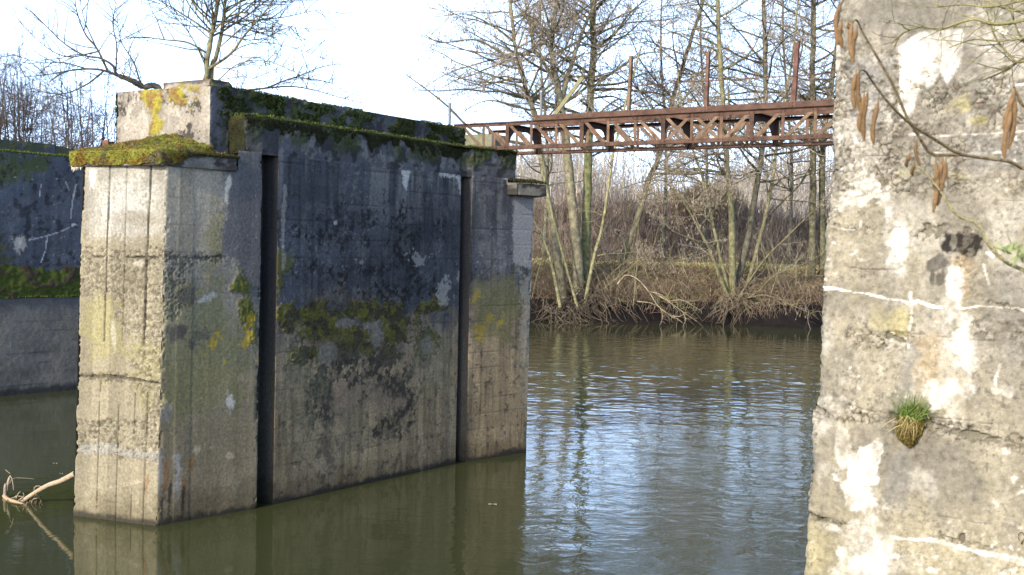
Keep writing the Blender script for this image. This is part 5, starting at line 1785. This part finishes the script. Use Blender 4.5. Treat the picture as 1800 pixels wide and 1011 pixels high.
t.stem([b_] + px_path([(290, 190), (252, 153), (230, 142), (210, 134)], 38, 37.6), 0.13, 0.075, 0.6, 4, 1.5)
for pts, r in (([(255, 155), (225, 140), (205, 130), (198, 115), (175, 102), (150, 98), (115, 78), (85, 50), (55, 20)], 0.075), ([(210, 134), (178, 123), (140, 122), (90, 130), (40, 136)], 0.06),
               ([(198, 115), (170, 85), (150, 60), (135, 20), (130, -20)], 0.05), ([(160, 100), (120, 100), (80, 82), (40, 45)], 0.035), ([(180, 124), (150, 150), (110, 165), (70, 160)], 0.04),
               ([(165, 85), (150, 40), (140, 0)], 0.03), ([(205, 125), (205, 80), (198, 40), (205, 5)], 0.035), ([(250, 155), (235, 110), (212, 70), (205, 20)], 0.035), ([(150, 122), (110, 110), (70, 110), (20, 95)], 0.035)):
    t.bough(px_path(pts, 37.6, 36.8), r * 0.8, r * 0.16, up=0.3)
t.finish(q)
b_ = np.array([at(520, 300, 41)[0], 41.0, 2.0])
q = thing('bare_tree', b_, 'low bare tree with a bough sweeping right, just above the long mossy parapet', 'tree')
t = Tree((0.11, 0.10, 0.08), (0.10, 0.085, 0.07), 0.0)
t.d1, t.l1, t.d2, t.l2, t.rt = 5.0, 1.4, 6.0, 0.6, 0.005
t.stem([b_ - [1.5, 0, 0]] + px_path([(400, 175), (412, 162), (430, 159)], 41), 0.11, 0.07, 0.7, 2, 1.0)
for pts, r in (([(415, 162), (450, 157), (470, 154), (500, 142), (530, 132), (565, 118), (600, 112)], 0.06), ([(470, 154), (510, 152), (550, 158), (600, 172), (640, 182)], 0.045), ([(525, 135), (555, 140), (585, 148), (610, 165)], 0.03)):
    t.bough(px_path(pts, 41, 40.4), r * 0.75, r * 0.16, up=0.3)
t.finish(q)
# leafless shrubs on the left bank
for i, (px, yy, top, lab) in enumerate(((15, 37, 90, 'leafless shrub at the far left edge above the dark stepped pier'), (62, 39, 120, 'leafless thicket of upright stems, second shrub from the left edge'),
                                        (112, 36.5, 130, 'leafless multi stemmed shrub with arching twigs left of the mossy cap'), (158, 38, 100, 'leafless shrub close behind the mossy cap slab'),
                                        (-40, 38, 60, 'leafless shrub mostly outside the left edge'))):
    b_ = np.array([at(px, 300, yy)[0], yy, 1.9])
    q = thing('bare_shrub', b_, lab, 'shrub', 'leafless shrubs on the left bank')
    t = Tree((0.10, 0.09, 0.08), (0.095, 0.08, 0.078), 0.0)
    t.d1, t.l1, t.d2, t.l2, t.rt = 4.2, 1.2, 6.0, 0.5, 0.0055
    for k_ in range(12):
        tx = px + R_.uniform(-55, 55)
        tp_ = at(tx, top + R_.uniform(-15, 80), yy + R_.uniform(-1, 1))
        b2 = b_ + [R_.uniform(-.3, .3), R_.uniform(-.3, .3), 0]
        midp = b2 * 0.45 + tp_ * 0.55 + [R_.uniform(-.3, .3), 0, R_.uniform(0, .4)]
        t.stem([b2, midp, tp_], R_.uniform(0.03, 0.06), 0.008, 0.3, 12, 1.6, up=0.3, sides=5)
    t.finish(q)


# ------------------------------------------------------------------ undergrowth
def stems(tb, n, xr, sr, hr, r, cols, lean=0.5, zoff=0.0, seed=1, dens=None, droop=0.0):
    rr = random.Random(seed)
    c = 0
    while c < n:
        x = rr.uniform(*xr); s = rr.uniform(*sr)
        if dens is not None and rr.random() > dens(x, s): continue
        c += 1
        y = float(shore(x)) + s
        h = rr.uniform(*hr)
        a = rr.uniform(0, 2 * math.pi); l = rr.uniform(0.1, 1) * lean * h
        dx, dy = math.cos(a) * l, math.sin(a) * l - droop * h
        z = GZ(x, y) + zoff
        k = np.array(rr.choice(cols)) * rr.uniform(0.6, 1.4)
        tb.add([(x, y, z - 0.05), (x + dx * 0.3, y + dy * 0.3, z + h * 0.5), (x + dx * 0.65 + rr.uniform(-.1, .1), y + dy * 0.65, z + h * (0.9 - 0.3 * droop)), (x + dx, y + dy, z + h * rr.uniform(0.7, 1.05) * (1 - droop))],
               [r, r * 0.8, r * 0.6, r * 0.25], 3, k)


def vn1(x, y):
    return vnoise(np.array(float(x)), np.array(float(y)), 77)


# quick lookup of ground height
_gx = np.arange(-45, 45, 0.4); _gy = np.arange(30, 100, 0.4)
_GX, _GY = np.meshgrid(_gx, _gy)
_GZ = ground_z(_GX, _GY)


def GZ(x, y):
    i = int(min(max((x + 45) / 0.4, 0), len(_gx) - 1)); j = int(min(max((y - 30) / 0.4, 0), len(_gy) - 1))
    return float(_GZ[j, i])


PURP = [(0.22, 0.165, 0.145), (0.25, 0.195, 0.165), (0.18, 0.14, 0.125), (0.29, 0.24, 0.17), (0.23, 0.19, 0.185)]
TAN = [(0.30, 0.23, 0.14), (0.24, 0.18, 0.115), (0.19, 0.14, 0.10), (0.15, 0.11, 0.08)]
XR = (-3, 19)
tb = Tubes()
stems(tb, 10500, (-4, 25), (9.8, 17.5), (0.5, 1.5), 0.014, PURP, 0.9, seed=3, droop=0.25, dens=lambda x, s: 0.25 + 0.75 * float(vn1(x * 0.9, s * 0.9)))
stems(tb, 2600, (-4, 25), (10.5, 17), (1.2, 2.6), 0.013, PURP, 0.7, seed=33, droop=0.1, dens=lambda x, s: max(0.0, float(vn1(x * 0.55 + 9, s * 0.7)) - 0.35) * 1.5)
stems(tb, 6000, (-4, 25), (9.8, 17.5), (0.25, 0.8), 0.013, [(0.20, 0.17, 0.10), (0.17, 0.16, 0.07), (0.24, 0.19, 0.12)], 1.0, seed=34, droop=0.3, dens=lambda x, s: 0.1 + float(vn1(x * 0.5 + 30, s * 1.1)))
stems(tb, 1500, (8.0, 14.0), (14.5, 19), (1.0, 2.4), 0.018, [(0.33, 0.26, 0.15), (0.28, 0.21, 0.13), (0.22, 0.17, 0.11)], 0.3, seed=4, dens=lambda x, s: math.exp(-((x - 11.2) / 1.7) ** 2))
o_ = tb.build('scrub', M_TWIG)
setp(o_, 'brownish purple leafless scrub covering the embankment behind the alders', 'scrub', None, 'stuff')
tb = Tubes()
stems(tb, 2300, (-4, 25), (0.5, 4.7), (0.2, 0.6), 0.011, TAN, 1.1, seed=5, droop=0.4, dens=lambda x, s: float(vn1(x * 0.7, s * 0.9)) ** 1.3)
stems(tb, 1800, (-4, 25), (0.4, 4.7), (0.2, 0.7), 0.011, [(0.12, 0.085, 0.06), (0.09, 0.065, 0.05), (0.16, 0.12, 0.07)], 1.3, seed=51, droop=0.4, dens=lambda x, s: 1 - float(vn1(x * 0.7, s * 0.9)))
stems(tb, 1250, (-4, 25), (0.1, 1.5), (0.4, 1.3), 0.013, [(0.22, 0.17, 0.12), (0.16, 0.12, 0.09), (0.28, 0.22, 0.15)], 1.4, zoff=0.25, seed=6, droop=0.75)
rr = random.Random(21)
for i in range(1500):      # bramble arcs
    x = rr.uniform(-4, 20); s0 = rr.uniform(0.2, 4.5) if i % 3 else rr.uniform(9.5, 16)
    y = float(shore(x)) + s0
    L = rr.uniform(0.8, 2.6); h = rr.uniform(0.25, 0.9); a = rr.uniform(-0.7, 0.7) + (math.pi if rr.random() < 0.5 else 0)
    pts = []
    for q in (0, 0.2, 0.45, 0.7, 1.0):
        xx, yy = x + math.cos(a) * L * q, y + math.sin(a) * L * q * 0.6
        pts.append((xx, yy, GZ(x, y) * (1 - q) + GZ(xx, yy) * q + h * 4 * q * (1 - q) * rr.uniform(0.8, 1.2)))
    k = np.array(rr.choice([(0.26, 0.21, 0.13), (0.20, 0.15, 0.10), (0.17, 0.17, 0.08), (0.13, 0.09, 0.075)])) * rr.uniform(0.7, 1.3)
    tb.add(pts, [0.014, 0.013, 0.012, 0.009, 0.005], 3, k)
for i in range(170):       # long pale whips crossing each other
    x = rr.uniform(-3, 20); s0 = rr.uniform(0.3, 4.5)
    y = float(shore(x)) + s0; z = GZ(x, y)
    L = rr.uniform(1.2, 4.0); a = rr.gauss(0, 0.75)
    pts = [(x + math.sin(a) * L * q + 0.25 * q * q * rr.uniform(-1, 1), y - 0.3 * q * L * rr.random(), z + math.cos(a) * L * q) for q in (0, 0.3, 0.65, 1.0)]
    tb.add(pts, [0.020, 0.016, 0.012, 0.005], 4, np.array([(0.26, 0.24, 0.13), (0.20, 0.17, 0.11), (0.16, 0.13, 0.10)][i % 3]) * rr.uniform(0.7, 1.2))
    for k_ in range(3):
        p_ = pts[rr.randint(1, 2)]
        e = limb(p_, (math.sin(a) + rr.uniform(-.7, .7), rr.uniform(-.4, .2), math.cos(a)), rr.uniform(0.4, 1.2), 3, 0.2, 0.0)
        tb.add(e, [0.010, 0.008, 0.006, 0.003], 3, (0.19, 0.165, 0.11))
mb = MB(); tb.build_into(mb)
n = 16000                  # leaf litter lying on the slope
x = RNG.uniform(-4, 25, n); sx_ = RNG.uniform(0.5, 5.2, n) ; y = shore(x) + sx_
kk = np.array([(0.24, 0.165, 0.10), (0.17, 0.115, 0.075), (0.30, 0.22, 0.14), (0.12, 0.085, 0.06)])[RNG.randint(0, 4, n)]
tufts(mb, np.column_stack([x, y, ground_z(x, y) + 0.01]), np.tile([0, -0.5, 0.6], (n, 1)), 0.075, kk, 0.3, 1.6)
o_ = mb.build('dead_vegetation', M_TWIG, None, True)
setp(o_, 'tangled dead brown stems and brambles hanging over the river bank', 'dead vegetation', None, 'stuff')
mb = MB()
rr = random.Random(9)
n = 15000
x = RNG.uniform(-4, 25, n); s = RNG.uniform(4.8, 9.6, n)
y = shore(x) + s
z = ground_z(x, y)
kk = np.array([0.30, 0.28, 0.11]) * RNG.uniform(0.7, 1.2, (n, 1)); st_ = RNG.uniform(size=n) < 0.45
kk[st_] = np.array([0.48, 0.40, 0.22])
tufts(mb, np.column_stack([x, y, z]), np.tile([0, -0.1, 1.0], (n, 1)), 0.22, kk, 0.25, 0.5)
o_ = mb.build('meadow_grass', M_GRASS)
setp(o_, 'strip of pale yellow green winter grass on top of the far bank', 'grass', None, 'stuff')
# far wood beyond the embankment, distance haze put into its pale colours
tb = Tubes()
rr = random.Random(12)
for i in range(8500):
    x = rr.uniform(-12, 48); y = rr.uniform(100, 150)
    h = rr.uniform(3, 11.5) * (0.75 + 0.5 * math.sin(x * 0.13 + 1.0) ** 2)
    z0 = 2.2
    lx = rr.uniform(-1.4, 1.4)
    k = np.array(rr.choice([(0.36, 0.32, 0.28), (0.34, 0.31, 0.29), (0.42, 0.36, 0.26), (0.32, 0.31, 0.30)])) * rr.uniform(0.8, 1.25)
    tb.add([(x, y, z0), (x + lx * 0.3, y, z0 + h * 0.5), (x + lx, y, z0 + h)], [0.07, 0.045, 0.01], 3, k)
    for _ in range(5):
        zz = z0 + h * rr.uniform(0.3, 0.9); q1, q2 = rr.uniform(-1.3, 1.3), rr.uniform(0.3, 1.6)
        tb.add([(x + lx * 0.5, y, zz), (x + lx * 0.5 + q1 * 0.5, y, zz + q2 * 0.6), (x + lx * 0.5 + q1, y, zz + q2)], [0.035, 0.025, 0.008], 3, k)
o_ = tb.build('far_wood', M_TWIG)
setp(o_, 'pale far off leafless wood on the skyline beyond the embankment', 'wood', None, 'stuff')

# roadside guard rail and marker post on the embankment
def top_at(px, y):
    x = at(px, 400, y)[0]
    return np.array([x, y, float(ground_z(x, y))])


gr0 = top_at(1095, 70.5)
rail = thing('guard_rail', gr0, 'grey roadside guard rail on top of the embankment, seen between the trunks', 'guard rail')
mb = MB()
pa, pb = at(1060, 364, 70.5), at(1300, 372, 70.5)
ax = (pb - pa) / np.linalg.norm(pb - pa)
fr_ = np.array([0, -1.0, 0])
for dz, dy in ((0.11, 0.0), (0.0, -0.05), (-0.11, 0.0)):
    mb.bar(pa + [0, dy, dz], pb + [0, dy, dz], 0.11, fr_, 0.01, (0.24, 0.24, 0.24))
mb.build('beam', M_PAINT, rail)
for k_ in range(5):
    q_ = pa + (pb - pa) * (k_ + 0.2) / 5
    mb = MB(); zb = float(ground_z(q_[0], q_[1])) - 0.3
    mb.bar(np.array([q_[0], q_[1] + 0.06, min(zb, q_[2] - 0.5)]), np.array([q_[0], q_[1] + 0.06, q_[2] + 0.1]), 0.1, fr_, 0.06, (0.2, 0.2, 0.2))
    mb.build('rail_post', M_PAINT, rail)
mb0 = gnd(1357, 68.6)
mark = thing('marker_post', mb0, 'small white roadside marker post on the embankment between the slim trunks at right', 'marker post')
mb = MB()
mb.bar(mb0 - [0, 0, 0.1], mb0 + [0, 0, 1.05], 0.13, fr_, 0.10, (0.75, 0.75, 0.73))
mb.build('post', M_PAINT, mark)
mb = MB()
mb.bar(mb0 + [0, 0, 0.78], mb0 + [0, 0, 0.92], 0.134, fr_, 0.104, (0.06, 0.06, 0.06))
mb.build('dark_band', M_PAINT, mark)

# fallen boughs hanging into the water on the far bank
for lab, paths in (('pale dead bough arching from the bank down into the water between the two clumps', [[(1085, 500), (1100, 484), (1120, 490), (1140, 512), (1160, 542), (1190, 560), (1200, 568)], [(1140, 512), (1165, 520), (1190, 545)], [(1160, 540), (1165, 556), (1160, 572)], [(1180, 555), (1196, 556), (1205, 548)]]),
                   ('grey dead branch lying along the waterline left of the rooty stool', [[(1150, 515), (1175, 530), (1200, 548), (1225, 565)], [(1175, 530), (1200, 528), (1230, 545)], [(1200, 548), (1205, 562), (1200, 574)], [(1120, 530), (1150, 535), (1185, 560)]])):
    q = thing('dead_bough', at(paths[0][0][0], paths[0][0][1], 52.2), lab, 'dead branch')
    tb = Tubes()
    for i, pa_ in enumerate(paths):
        w_ = catmull(px_path(pa_, 52.4, 51.8), 14)
        tb.add(w_.tolist(), list(np.linspace(0.04 if i == 0 else 0.028, 0.010, 14)), 5, (0.27, 0.225, 0.145))
        for j in range(8):
            k_ = R_.randint(4, 13)
            e = limb(tuple(w_[k_]), side_dir((0.6, -0.1, -0.5), 0.6, -0.1), R_.uniform(0.2, 0.7), 3, 0.2, -0.05)
            tb.add(e, [0.012, 0.010, 0.008, 0.004], 3, (0.22, 0.18, 0.12))
    tb.build('wood', M_BARK, q)

# ------------------------------------------------------------------ drift wood caught on the nose of the pier
dw = thing('driftwood_branch', G(62, 888), 'pale forked driftwood branch caught in the river at the left foot of the pier', 'driftwood')
DW = (0.34, 0.275, 0.19)


def dpath(pts, y0, y1, n=10):
    return catmull(px_path(pts, y0, y1), n).tolist()


yA = G(60, 884)[1]
yN = G(134, 862)[1] - 0.35
tb = Tubes()
tb.add(dpath([(38, 882), (62, 866), (85, 853), (108, 845), (133, 832)], yA + 0.1, 13.55, 14), [0.024, 0.026, 0.027, 0.027, 0.028, 0.030, 0.029, 0.030, 0.032, 0.031, 0.033, 0.034, 0.034, 0.036], 7, DW)
tb.build('log', M_WOOD, dw)
tb = Tubes()
yB = G(30, 880)[1]
tb.add(dpath([(7, 872), (16, 879), (34, 885), (52, 894)], yB + 0.15, yB - 0.25, 10), [0.024, 0.026, 0.026, 0.028, 0.026, 0.026, 0.024, 0.022, 0.02, 0.012], 7, (0.38, 0.27, 0.17))
tb.build('lower_log', M_WOOD, dw)
tb = Tubes()
tb.add(dpath([(9, 876), (9, 860), (10, 850)], yB + 0.15, yB + 0.15, 6), [0.022, 0.022, 0.02, 0.02, 0.018, 0.012], 6, (0.26, 0.21, 0.16))
tb.add(dpath([(11, 868), (14, 850), (18, 836)], yB + 0.2, yB + 0.25, 6), [0.02, 0.019, 0.018, 0.018, 0.016, 0.006], 6, (0.32, 0.26, 0.20))
tb.build('upright_stub', M_WOOD, dw)
tb = Tubes()
for pts in ([(17, 850), (22, 842), (32, 840), (60, 842)], [(18, 836), (22, 845), (24, 862)], [(10, 826), (18, 833)], [(62, 866), (60, 858), (66, 854), (74, 856)], [(64, 868), (72, 880), (78, 890)], [(60, 884), (64, 872), (62, 862)],
            [(62, 890), (64, 880)], [(28, 876), (32, 868), (36, 864)], [(24, 878), (28, 870)], [(45, 884), (55, 880), (60, 888)], [(20, 876), (34, 872), (50, 878)], [(30, 882), (42, 872), (40, 866)], [(52, 890), (58, 878), (66, 876)]):
    tb.add(dpath(pts, yA + 0.05, yA + R_.uniform(-.1, .15), 6), [0.007, 0.007, 0.006, 0.006, 0.005, 0.003], 4, np.array((0.3, 0.25, 0.18)) * R_.uniform(0.6, 1.2))
tb.build('twigs', M_WOOD, dw)
# soggy leaves snagged in it
mb = MB()
n = 60
pp = np.array([G(R_.gauss(52, 13), R_.gauss(883, 5)) + [0, 0, R_.uniform(0, 0.05)] for _ in range(n)])
tufts(mb, pp, np.tile([0, 0, 1.0], (n, 1)), 0.03, (0.09, 0.065, 0.04), 0.4, 1.2)
mb.build('snagged_leaves', M_GRASS, dw)

for (px_, py_, lab_, sc_) in ((866, 887, 'single pale leaf floating on the dark water below the long wall of the pier', 1.0), (97, 815, 'pale leaf floating on the water above the driftwood, left of the nose', 0.55),
                             (108, 833, 'tiny pale leaf floating on the water close to the upper end of the driftwood log', 0.4)):
  lf = G(px_, py_)
  leaf = thing('floating_leaf', lf, lab_, 'leaf')
  mb = MB()
  V = [lf + np.array([math.cos(a_) * 0.055 * sc_, math.sin(a_) * 0.028 * sc_, 0.006 + 0.004 * math.sin(3 * a_)]) for a_ in np.linspace(0, 2 * math.pi, 13)[:-1]] + [lf + [0, 0, 0.004]]
  mb.add(V, None, [(12, i, (i + 1) % 12) for i in range(12)], (0.33, 0.32, 0.28))
  mb.build('blade', M_GRASS, leaf)

# ------------------------------------------------------------------ hazel twigs with catkins reaching in from the right
hz0 = at(1965, 500, 2.0)
hb = np.array([hz0[0], hz0[1], float(ground_z(hz0[0], hz0[1]))])
hazel = thing('hazel_shrub', hb, 'hazel shrub with hanging brown catkins and lichen covered twigs in front of the abutment', 'hazel shrub')
HB = np.array([0.20, 0.155, 0.085])
LICH = np.array([0.21, 0.195, 0.095])
tb = Tubes()
st = catmull([hb - [0, 0, 0.1], hb + [0.03, 0.0, 0.8], hb + [0.0, 0.02, 1.7], hb + [0.06, 0.05, 2.9], hb + [0.1, 0.1, 3.6]], 20)
tb.add(st.tolist(), list(np.linspace(0.03, 0.012, 20)), 8, HB)
tb.build('stem', M_BARK, hazel)


def stem_pt(z):
    i = int(np.argmin(np.abs(st[:, 2] - z)))
    return st[i]


def hbranch(name, pts, y0, y1, r0, r1, col, join=True, n=24, twigs=0, tl=0.1, parent=None):
    w_ = px_path(pts, y0, y1)
    if join: w_ = [stem_pt(w_[0][2] - 0.1)] + w_
    path = catmull(w_, n)
    tb = Tubes()
    tb.add(path.tolist(), list(np.linspace(r0, r1, n)), 6, col)
    for i in range(twigs):
        k_ = R_.randint(3, n - 2)
        d = path[k_ + 1] - path[k_ - 1]; d /= np.linalg.norm(d)
        e = limb(tuple(path[k_]), side_dir(tuple(d), R_.uniform(0.35, 0.7), 0.12), R_.uniform(0.3, 1.1) * tl, 4, 0.22, 0.03)
        rt = r1 * R_.uniform(0.5, 0.9)
        tb.add(e, [rt, rt * .9, rt * .8, rt * .7, rt * 0.4], 4, np.asarray(col) * R_.uniform(0.75, 1.3))
        if R_.random() < 0.7:
            j = R_.randint(1, 3)
            d2 = tuple(np.subtract(e[j + 1], e[j]) / (np.linalg.norm(np.subtract(e[j + 1], e[j])) + 1e-9))
            e2 = limb(e[j], side_dir(d2, 0.5, 0.1), R_.uniform(0.2, 0.6) * tl, 3, 0.22, 0.02)
            tb.add(e2, [rt * .7, rt * .6, rt * .5, rt * .3], 4, np.asarray(col) * R_.uniform(0.75, 1.3))
    return tb.build(name, M_BARK, parent if parent is not None else hazel), path


def catkin(parent, x0, y0, x1, y1, dep, rpx=4.3):
    a, b = at(x0, y0, dep), at(x1, y1, dep + 0.01)
    n = 13
    pts = [a * (1 - q) + b * q + np.array([0.0022 * math.sin(q * 4 + x0), 0.001 * math.cos(q * 5 + x0), 0]) for q in np.linspace(0, 1, n)]
    r = rpx / F * dep
    rad = [r * min(1, 0.35 + 5 * q) * min(1, 0.4 + 4.5 * (1 - q)) * (1 + 0.10 * math.sin(q * 60)) for q in np.linspace(0, 1, n)]
    tb = Tubes()
    tb.add([pts[0] + [0, 0, 0.006], pts[0]], [0.0006, 0.0008], 4, HB * 0.8)
    tb.add(pts, rad, 8, np.array([0.20, 0.125, 0.062]) * R_.uniform(0.8, 1.15))
    tb.build('catkin', M_CATKIN, parent)


b1, _ = hbranch('branch', [(1860, 315), (1800, 297), (1776, 284), (1730, 278), (1685, 270), (1645, 246), (1602, 219), (1570, 190), (1538, 150), (1522, 126), (1513, 124), (1507, 133)], 1.75, 1.5, 0.0032, 0.0011, HB)
for c_ in ((1505, 130, 1499, 192), (1512, 128, 1507, 196), (1516, 168, 1513, 232), (1523, 164, 1519, 248), (1542, 180, 1535, 255)):
    catkin(b1, *c_, 1.5)
b2, _ = hbranch('branch', [(1690, 272), (1640, 272), (1624, 254), (1612, 235), (1594, 206), (1574, 158), (1546, 107), (1519, 62), (1508, 38), (1502, 36), (1497, 45)], 1.7, 1.58, 0.0026, 0.0011, HB * 0.9, False)
for c_ in ((1499, 42, 1496, 112), (1504, 52, 1501, 98), (1494, 42, 1492, 54)):
    catkin(b2, *c_, 1.58)
bt, _ = hbranch('branch', [(1860, -60), (1700, -70), (1560, -60), (1500, -20), (1478, 8), (1474, 16)], 1.9, 1.6, 0.003, 0.001, HB)
for c_ in ((1474, 16, 1469, 80), (1480, 40, 1477, 84), (1472, 10, 1475, 40)):
    catkin(bt, *c_, 1.6)
b3, _ = hbranch('branch', [(1900, 520), (1840, 492), (1799, 475), (1761, 456), (1732, 421), (1720, 394), (1685, 380), (1668, 360), (1657, 341), (1640, 320), (1628, 305), (1610, 292)], 1.45, 1.5, 0.0034, 0.0012, (0.24, 0.22, 0.12))
for c_ in ((1646, 282, 1642, 374), (1655, 278, 1648, 362), (1660, 282, 1654, 358), (1612, 250, 1614, 292), (1598, 272, 1596, 294), (1604, 288, 1607, 309), (1649, 300, 1645, 340)):
    catkin(b3, *c_, 1.5, 4.2 if c_[3] > 320 else 3.2)
b4, _ = hbranch('branch', [(1900, 240), (1830, 200), (1800, 186), (1788, 166), (1782, 152)], 1.4, 1.38, 0.003, 0.0015, HB)
for c_ in ((1780, 158, 1768, 232), (1784, 160, 1774, 262), (1774, 196, 1767, 280)):
    catkin(b4, *c_, 1.38, 4.8)
for c_ in ((1800, 215, 1785, 200), ):
    pass
# greenish budding spray, close and soft
mb = MB()
for px, py in ((1773, 446), (1790, 452), (1762, 440), (1780, 436), (1797, 446)):
    c_ = at(px, py, 1.42)
    for k_ in range(5):
        blade(mb, c_, (R_.uniform(-1, 1), R_.uniform(-.3, .3), R_.uniform(-.4, 1)), R_.uniform(0.010, 0.022), 0.006, (0.26, 0.30, 0.14), 0.3, 3)
mb.build('young_leaves', M_GRASS, b3)
# lichen covered tangle at the top right
LB = []
for pts, r, tw in (([(1900, 10), (1800, 36), (1745, 42), (1712, 33), (1670, 46), (1650, 52), (1620, 47), (1585, 60), (1572, 82)], 0.006, 16),
                   ([(1900, 60), (1850, 95), (1800, 102), (1775, 120), (1745, 134), (1725, 142)], 0.005, 12), ([(1900, 30), (1840, 80), (1795, 110), (1768, 90), (1748, 62), (1735, 20), (1730, -30)], 0.0045, 14),
                   ([(1880, -20), (1800, 0), (1740, 12), (1690, 8), (1640, 14)], 0.005, 16), ([(1900, 40), (1820, 62), (1760, 72), (1710, 70), (1668, 84)], 0.0045, 16), ([(1860, 0), (1790, 20), (1730, 0), (1690, -20)], 0.0045, 10),
                   ([(1900, 130), (1840, 112), (1798, 70), (1780, 30), (1765, -20)], 0.005, 14)):
    hbranch('branch', pts, 2.35, 2.5, r * 0.8, r * 0.24, LICH * R_.uniform(0.85, 1.1), True, 26, tw, 0.17)

# ------------------------------------------------------------------ camera, light, render settings
cd = bpy.data.cameras.new('camera')
cam = bpy.data.objects.new('camera', cd)
C.objects.link(cam)
cd.sensor_fit = 'HORIZONTAL'; cd.sensor_width = 36.0; cd.lens = F / PW * 36.0
cd.clip_start = 0.05; cd.clip_end = 3000
cam.matrix_world = Matrix(((_R[0], _U[0], -_f[0], 0), (_R[1], _U[1], -_f[1], 0), (_R[2], _U[2], -_f[2], CAMZ), (0, 0, 0, 1)))
cd.dof.use_dof = True; cd.dof.focus_distance = 13.5; cd.dof.aperture_fstop = 18.0
SC.camera = cam

SUN_EL = math.radians(24)
SDIR = np.array([-0.575, -0.818, 0]); SDIR /= np.linalg.norm(SDIR)
TOSUN = np.array([SDIR[0] * math.cos(SUN_EL), SDIR[1] * math.cos(SUN_EL), math.sin(SUN_EL)])
ld = bpy.data.lights.new('sun', 'SUN')
ld.energy = 4.6; ld.angle = math.radians(0.6); ld.color = (1.0, 0.90, 0.74)
sun = bpy.data.objects.new('sun', ld)
C.objects.link(sun)
sun.rotation_euler = Vector(TOSUN.tolist()).to_track_quat('Z', 'Y').to_euler()

w = bpy.data.worlds.new('World'); SC.world = w; w.use_nodes = True
nt = w.node_tree
bg = nt.nodes['Background']
sky = nt.nodes.new('ShaderNodeTexSky'); sky.sky_type = 'NISHITA'; sky.sun_disc = False
sky.sun_elevation = SUN_EL
sky.sun_rotation = math.atan2(TOSUN[0], TOSUN[1])
sky.dust_density = 2.0; sky.air_density = 1.0; sky.altitude = 100
# thin high cloud: a white veil, thickest low in the sky
N, L = nt.nodes.new, nt.links.new
tc = N('ShaderNodeTexCoord'); sp = N('ShaderNodeSeparateXYZ'); L(tc.outputs['Generated'], sp.inputs[0])
mr = N('ShaderNodeMapRange'); mr.interpolation_type = 'SMOOTHSTEP'
mr.inputs['From Min'].default_value = 0.02; mr.inputs['From Max'].default_value = 0.75; mr.inputs['To Min'].default_value = 9.5; mr.inputs['To Max'].default_value = 0.6
L(sp.outputs['Z'], mr.inputs['Value'])
nz = N('ShaderNodeTexNoise'); nz.inputs['Scale'].default_value = 3.0; nz.inputs['Detail'].default_value = 5
mp = N('ShaderNodeMapping'); mp.inputs['Scale'].default_value = (1, 1, 2.5); L(tc.outputs['Generated'], mp.inputs['Vector']); L(mp.outputs['Vector'], nz.inputs['Vector'])
m2 = N('ShaderNodeMapRange'); m2.inputs['From Min'].default_value = 0.3; m2.inputs['From Max'].default_value = 0.7; m2.inputs['To Min'].default_value = 0.65; m2.inputs['To Max'].default_value = 1.25
L(nz.outputs['Fac'], m2.inputs['Value'])
mm_ = N('ShaderNodeMath'); mm_.operation = 'MULTIPLY'; L(mr.outputs['Result'], mm_.inputs[0]); L(m2.outputs['Result'], mm_.inputs[1])
cv = N('ShaderNodeVectorMath'); cv.operation = 'SCALE'; cv.inputs[0].default_value = (0.60, 0.84, 1.34); L(mm_.outputs[0], cv.inputs['Scale'])
ad = N('ShaderNodeVectorMath'); ad.operation = 'ADD'; L(sky.outputs['Color'], ad.inputs[0]); L(cv.outputs['Vector'], ad.inputs[1])
L(ad.outputs['Vector'], bg.inputs['Color'])
bg.inputs['Strength'].default_value = 0.15
SC.view_settings.view_transform = 'Standard'; SC.view_settings.look = 'None'
SC.view_settings.exposure = 0.40; SC.view_settings.gamma = 1.0
SC.view_settings.use_curve_mapping = False
SC.cycles.max_bounces = 6; SC.cycles.use_denoising = True
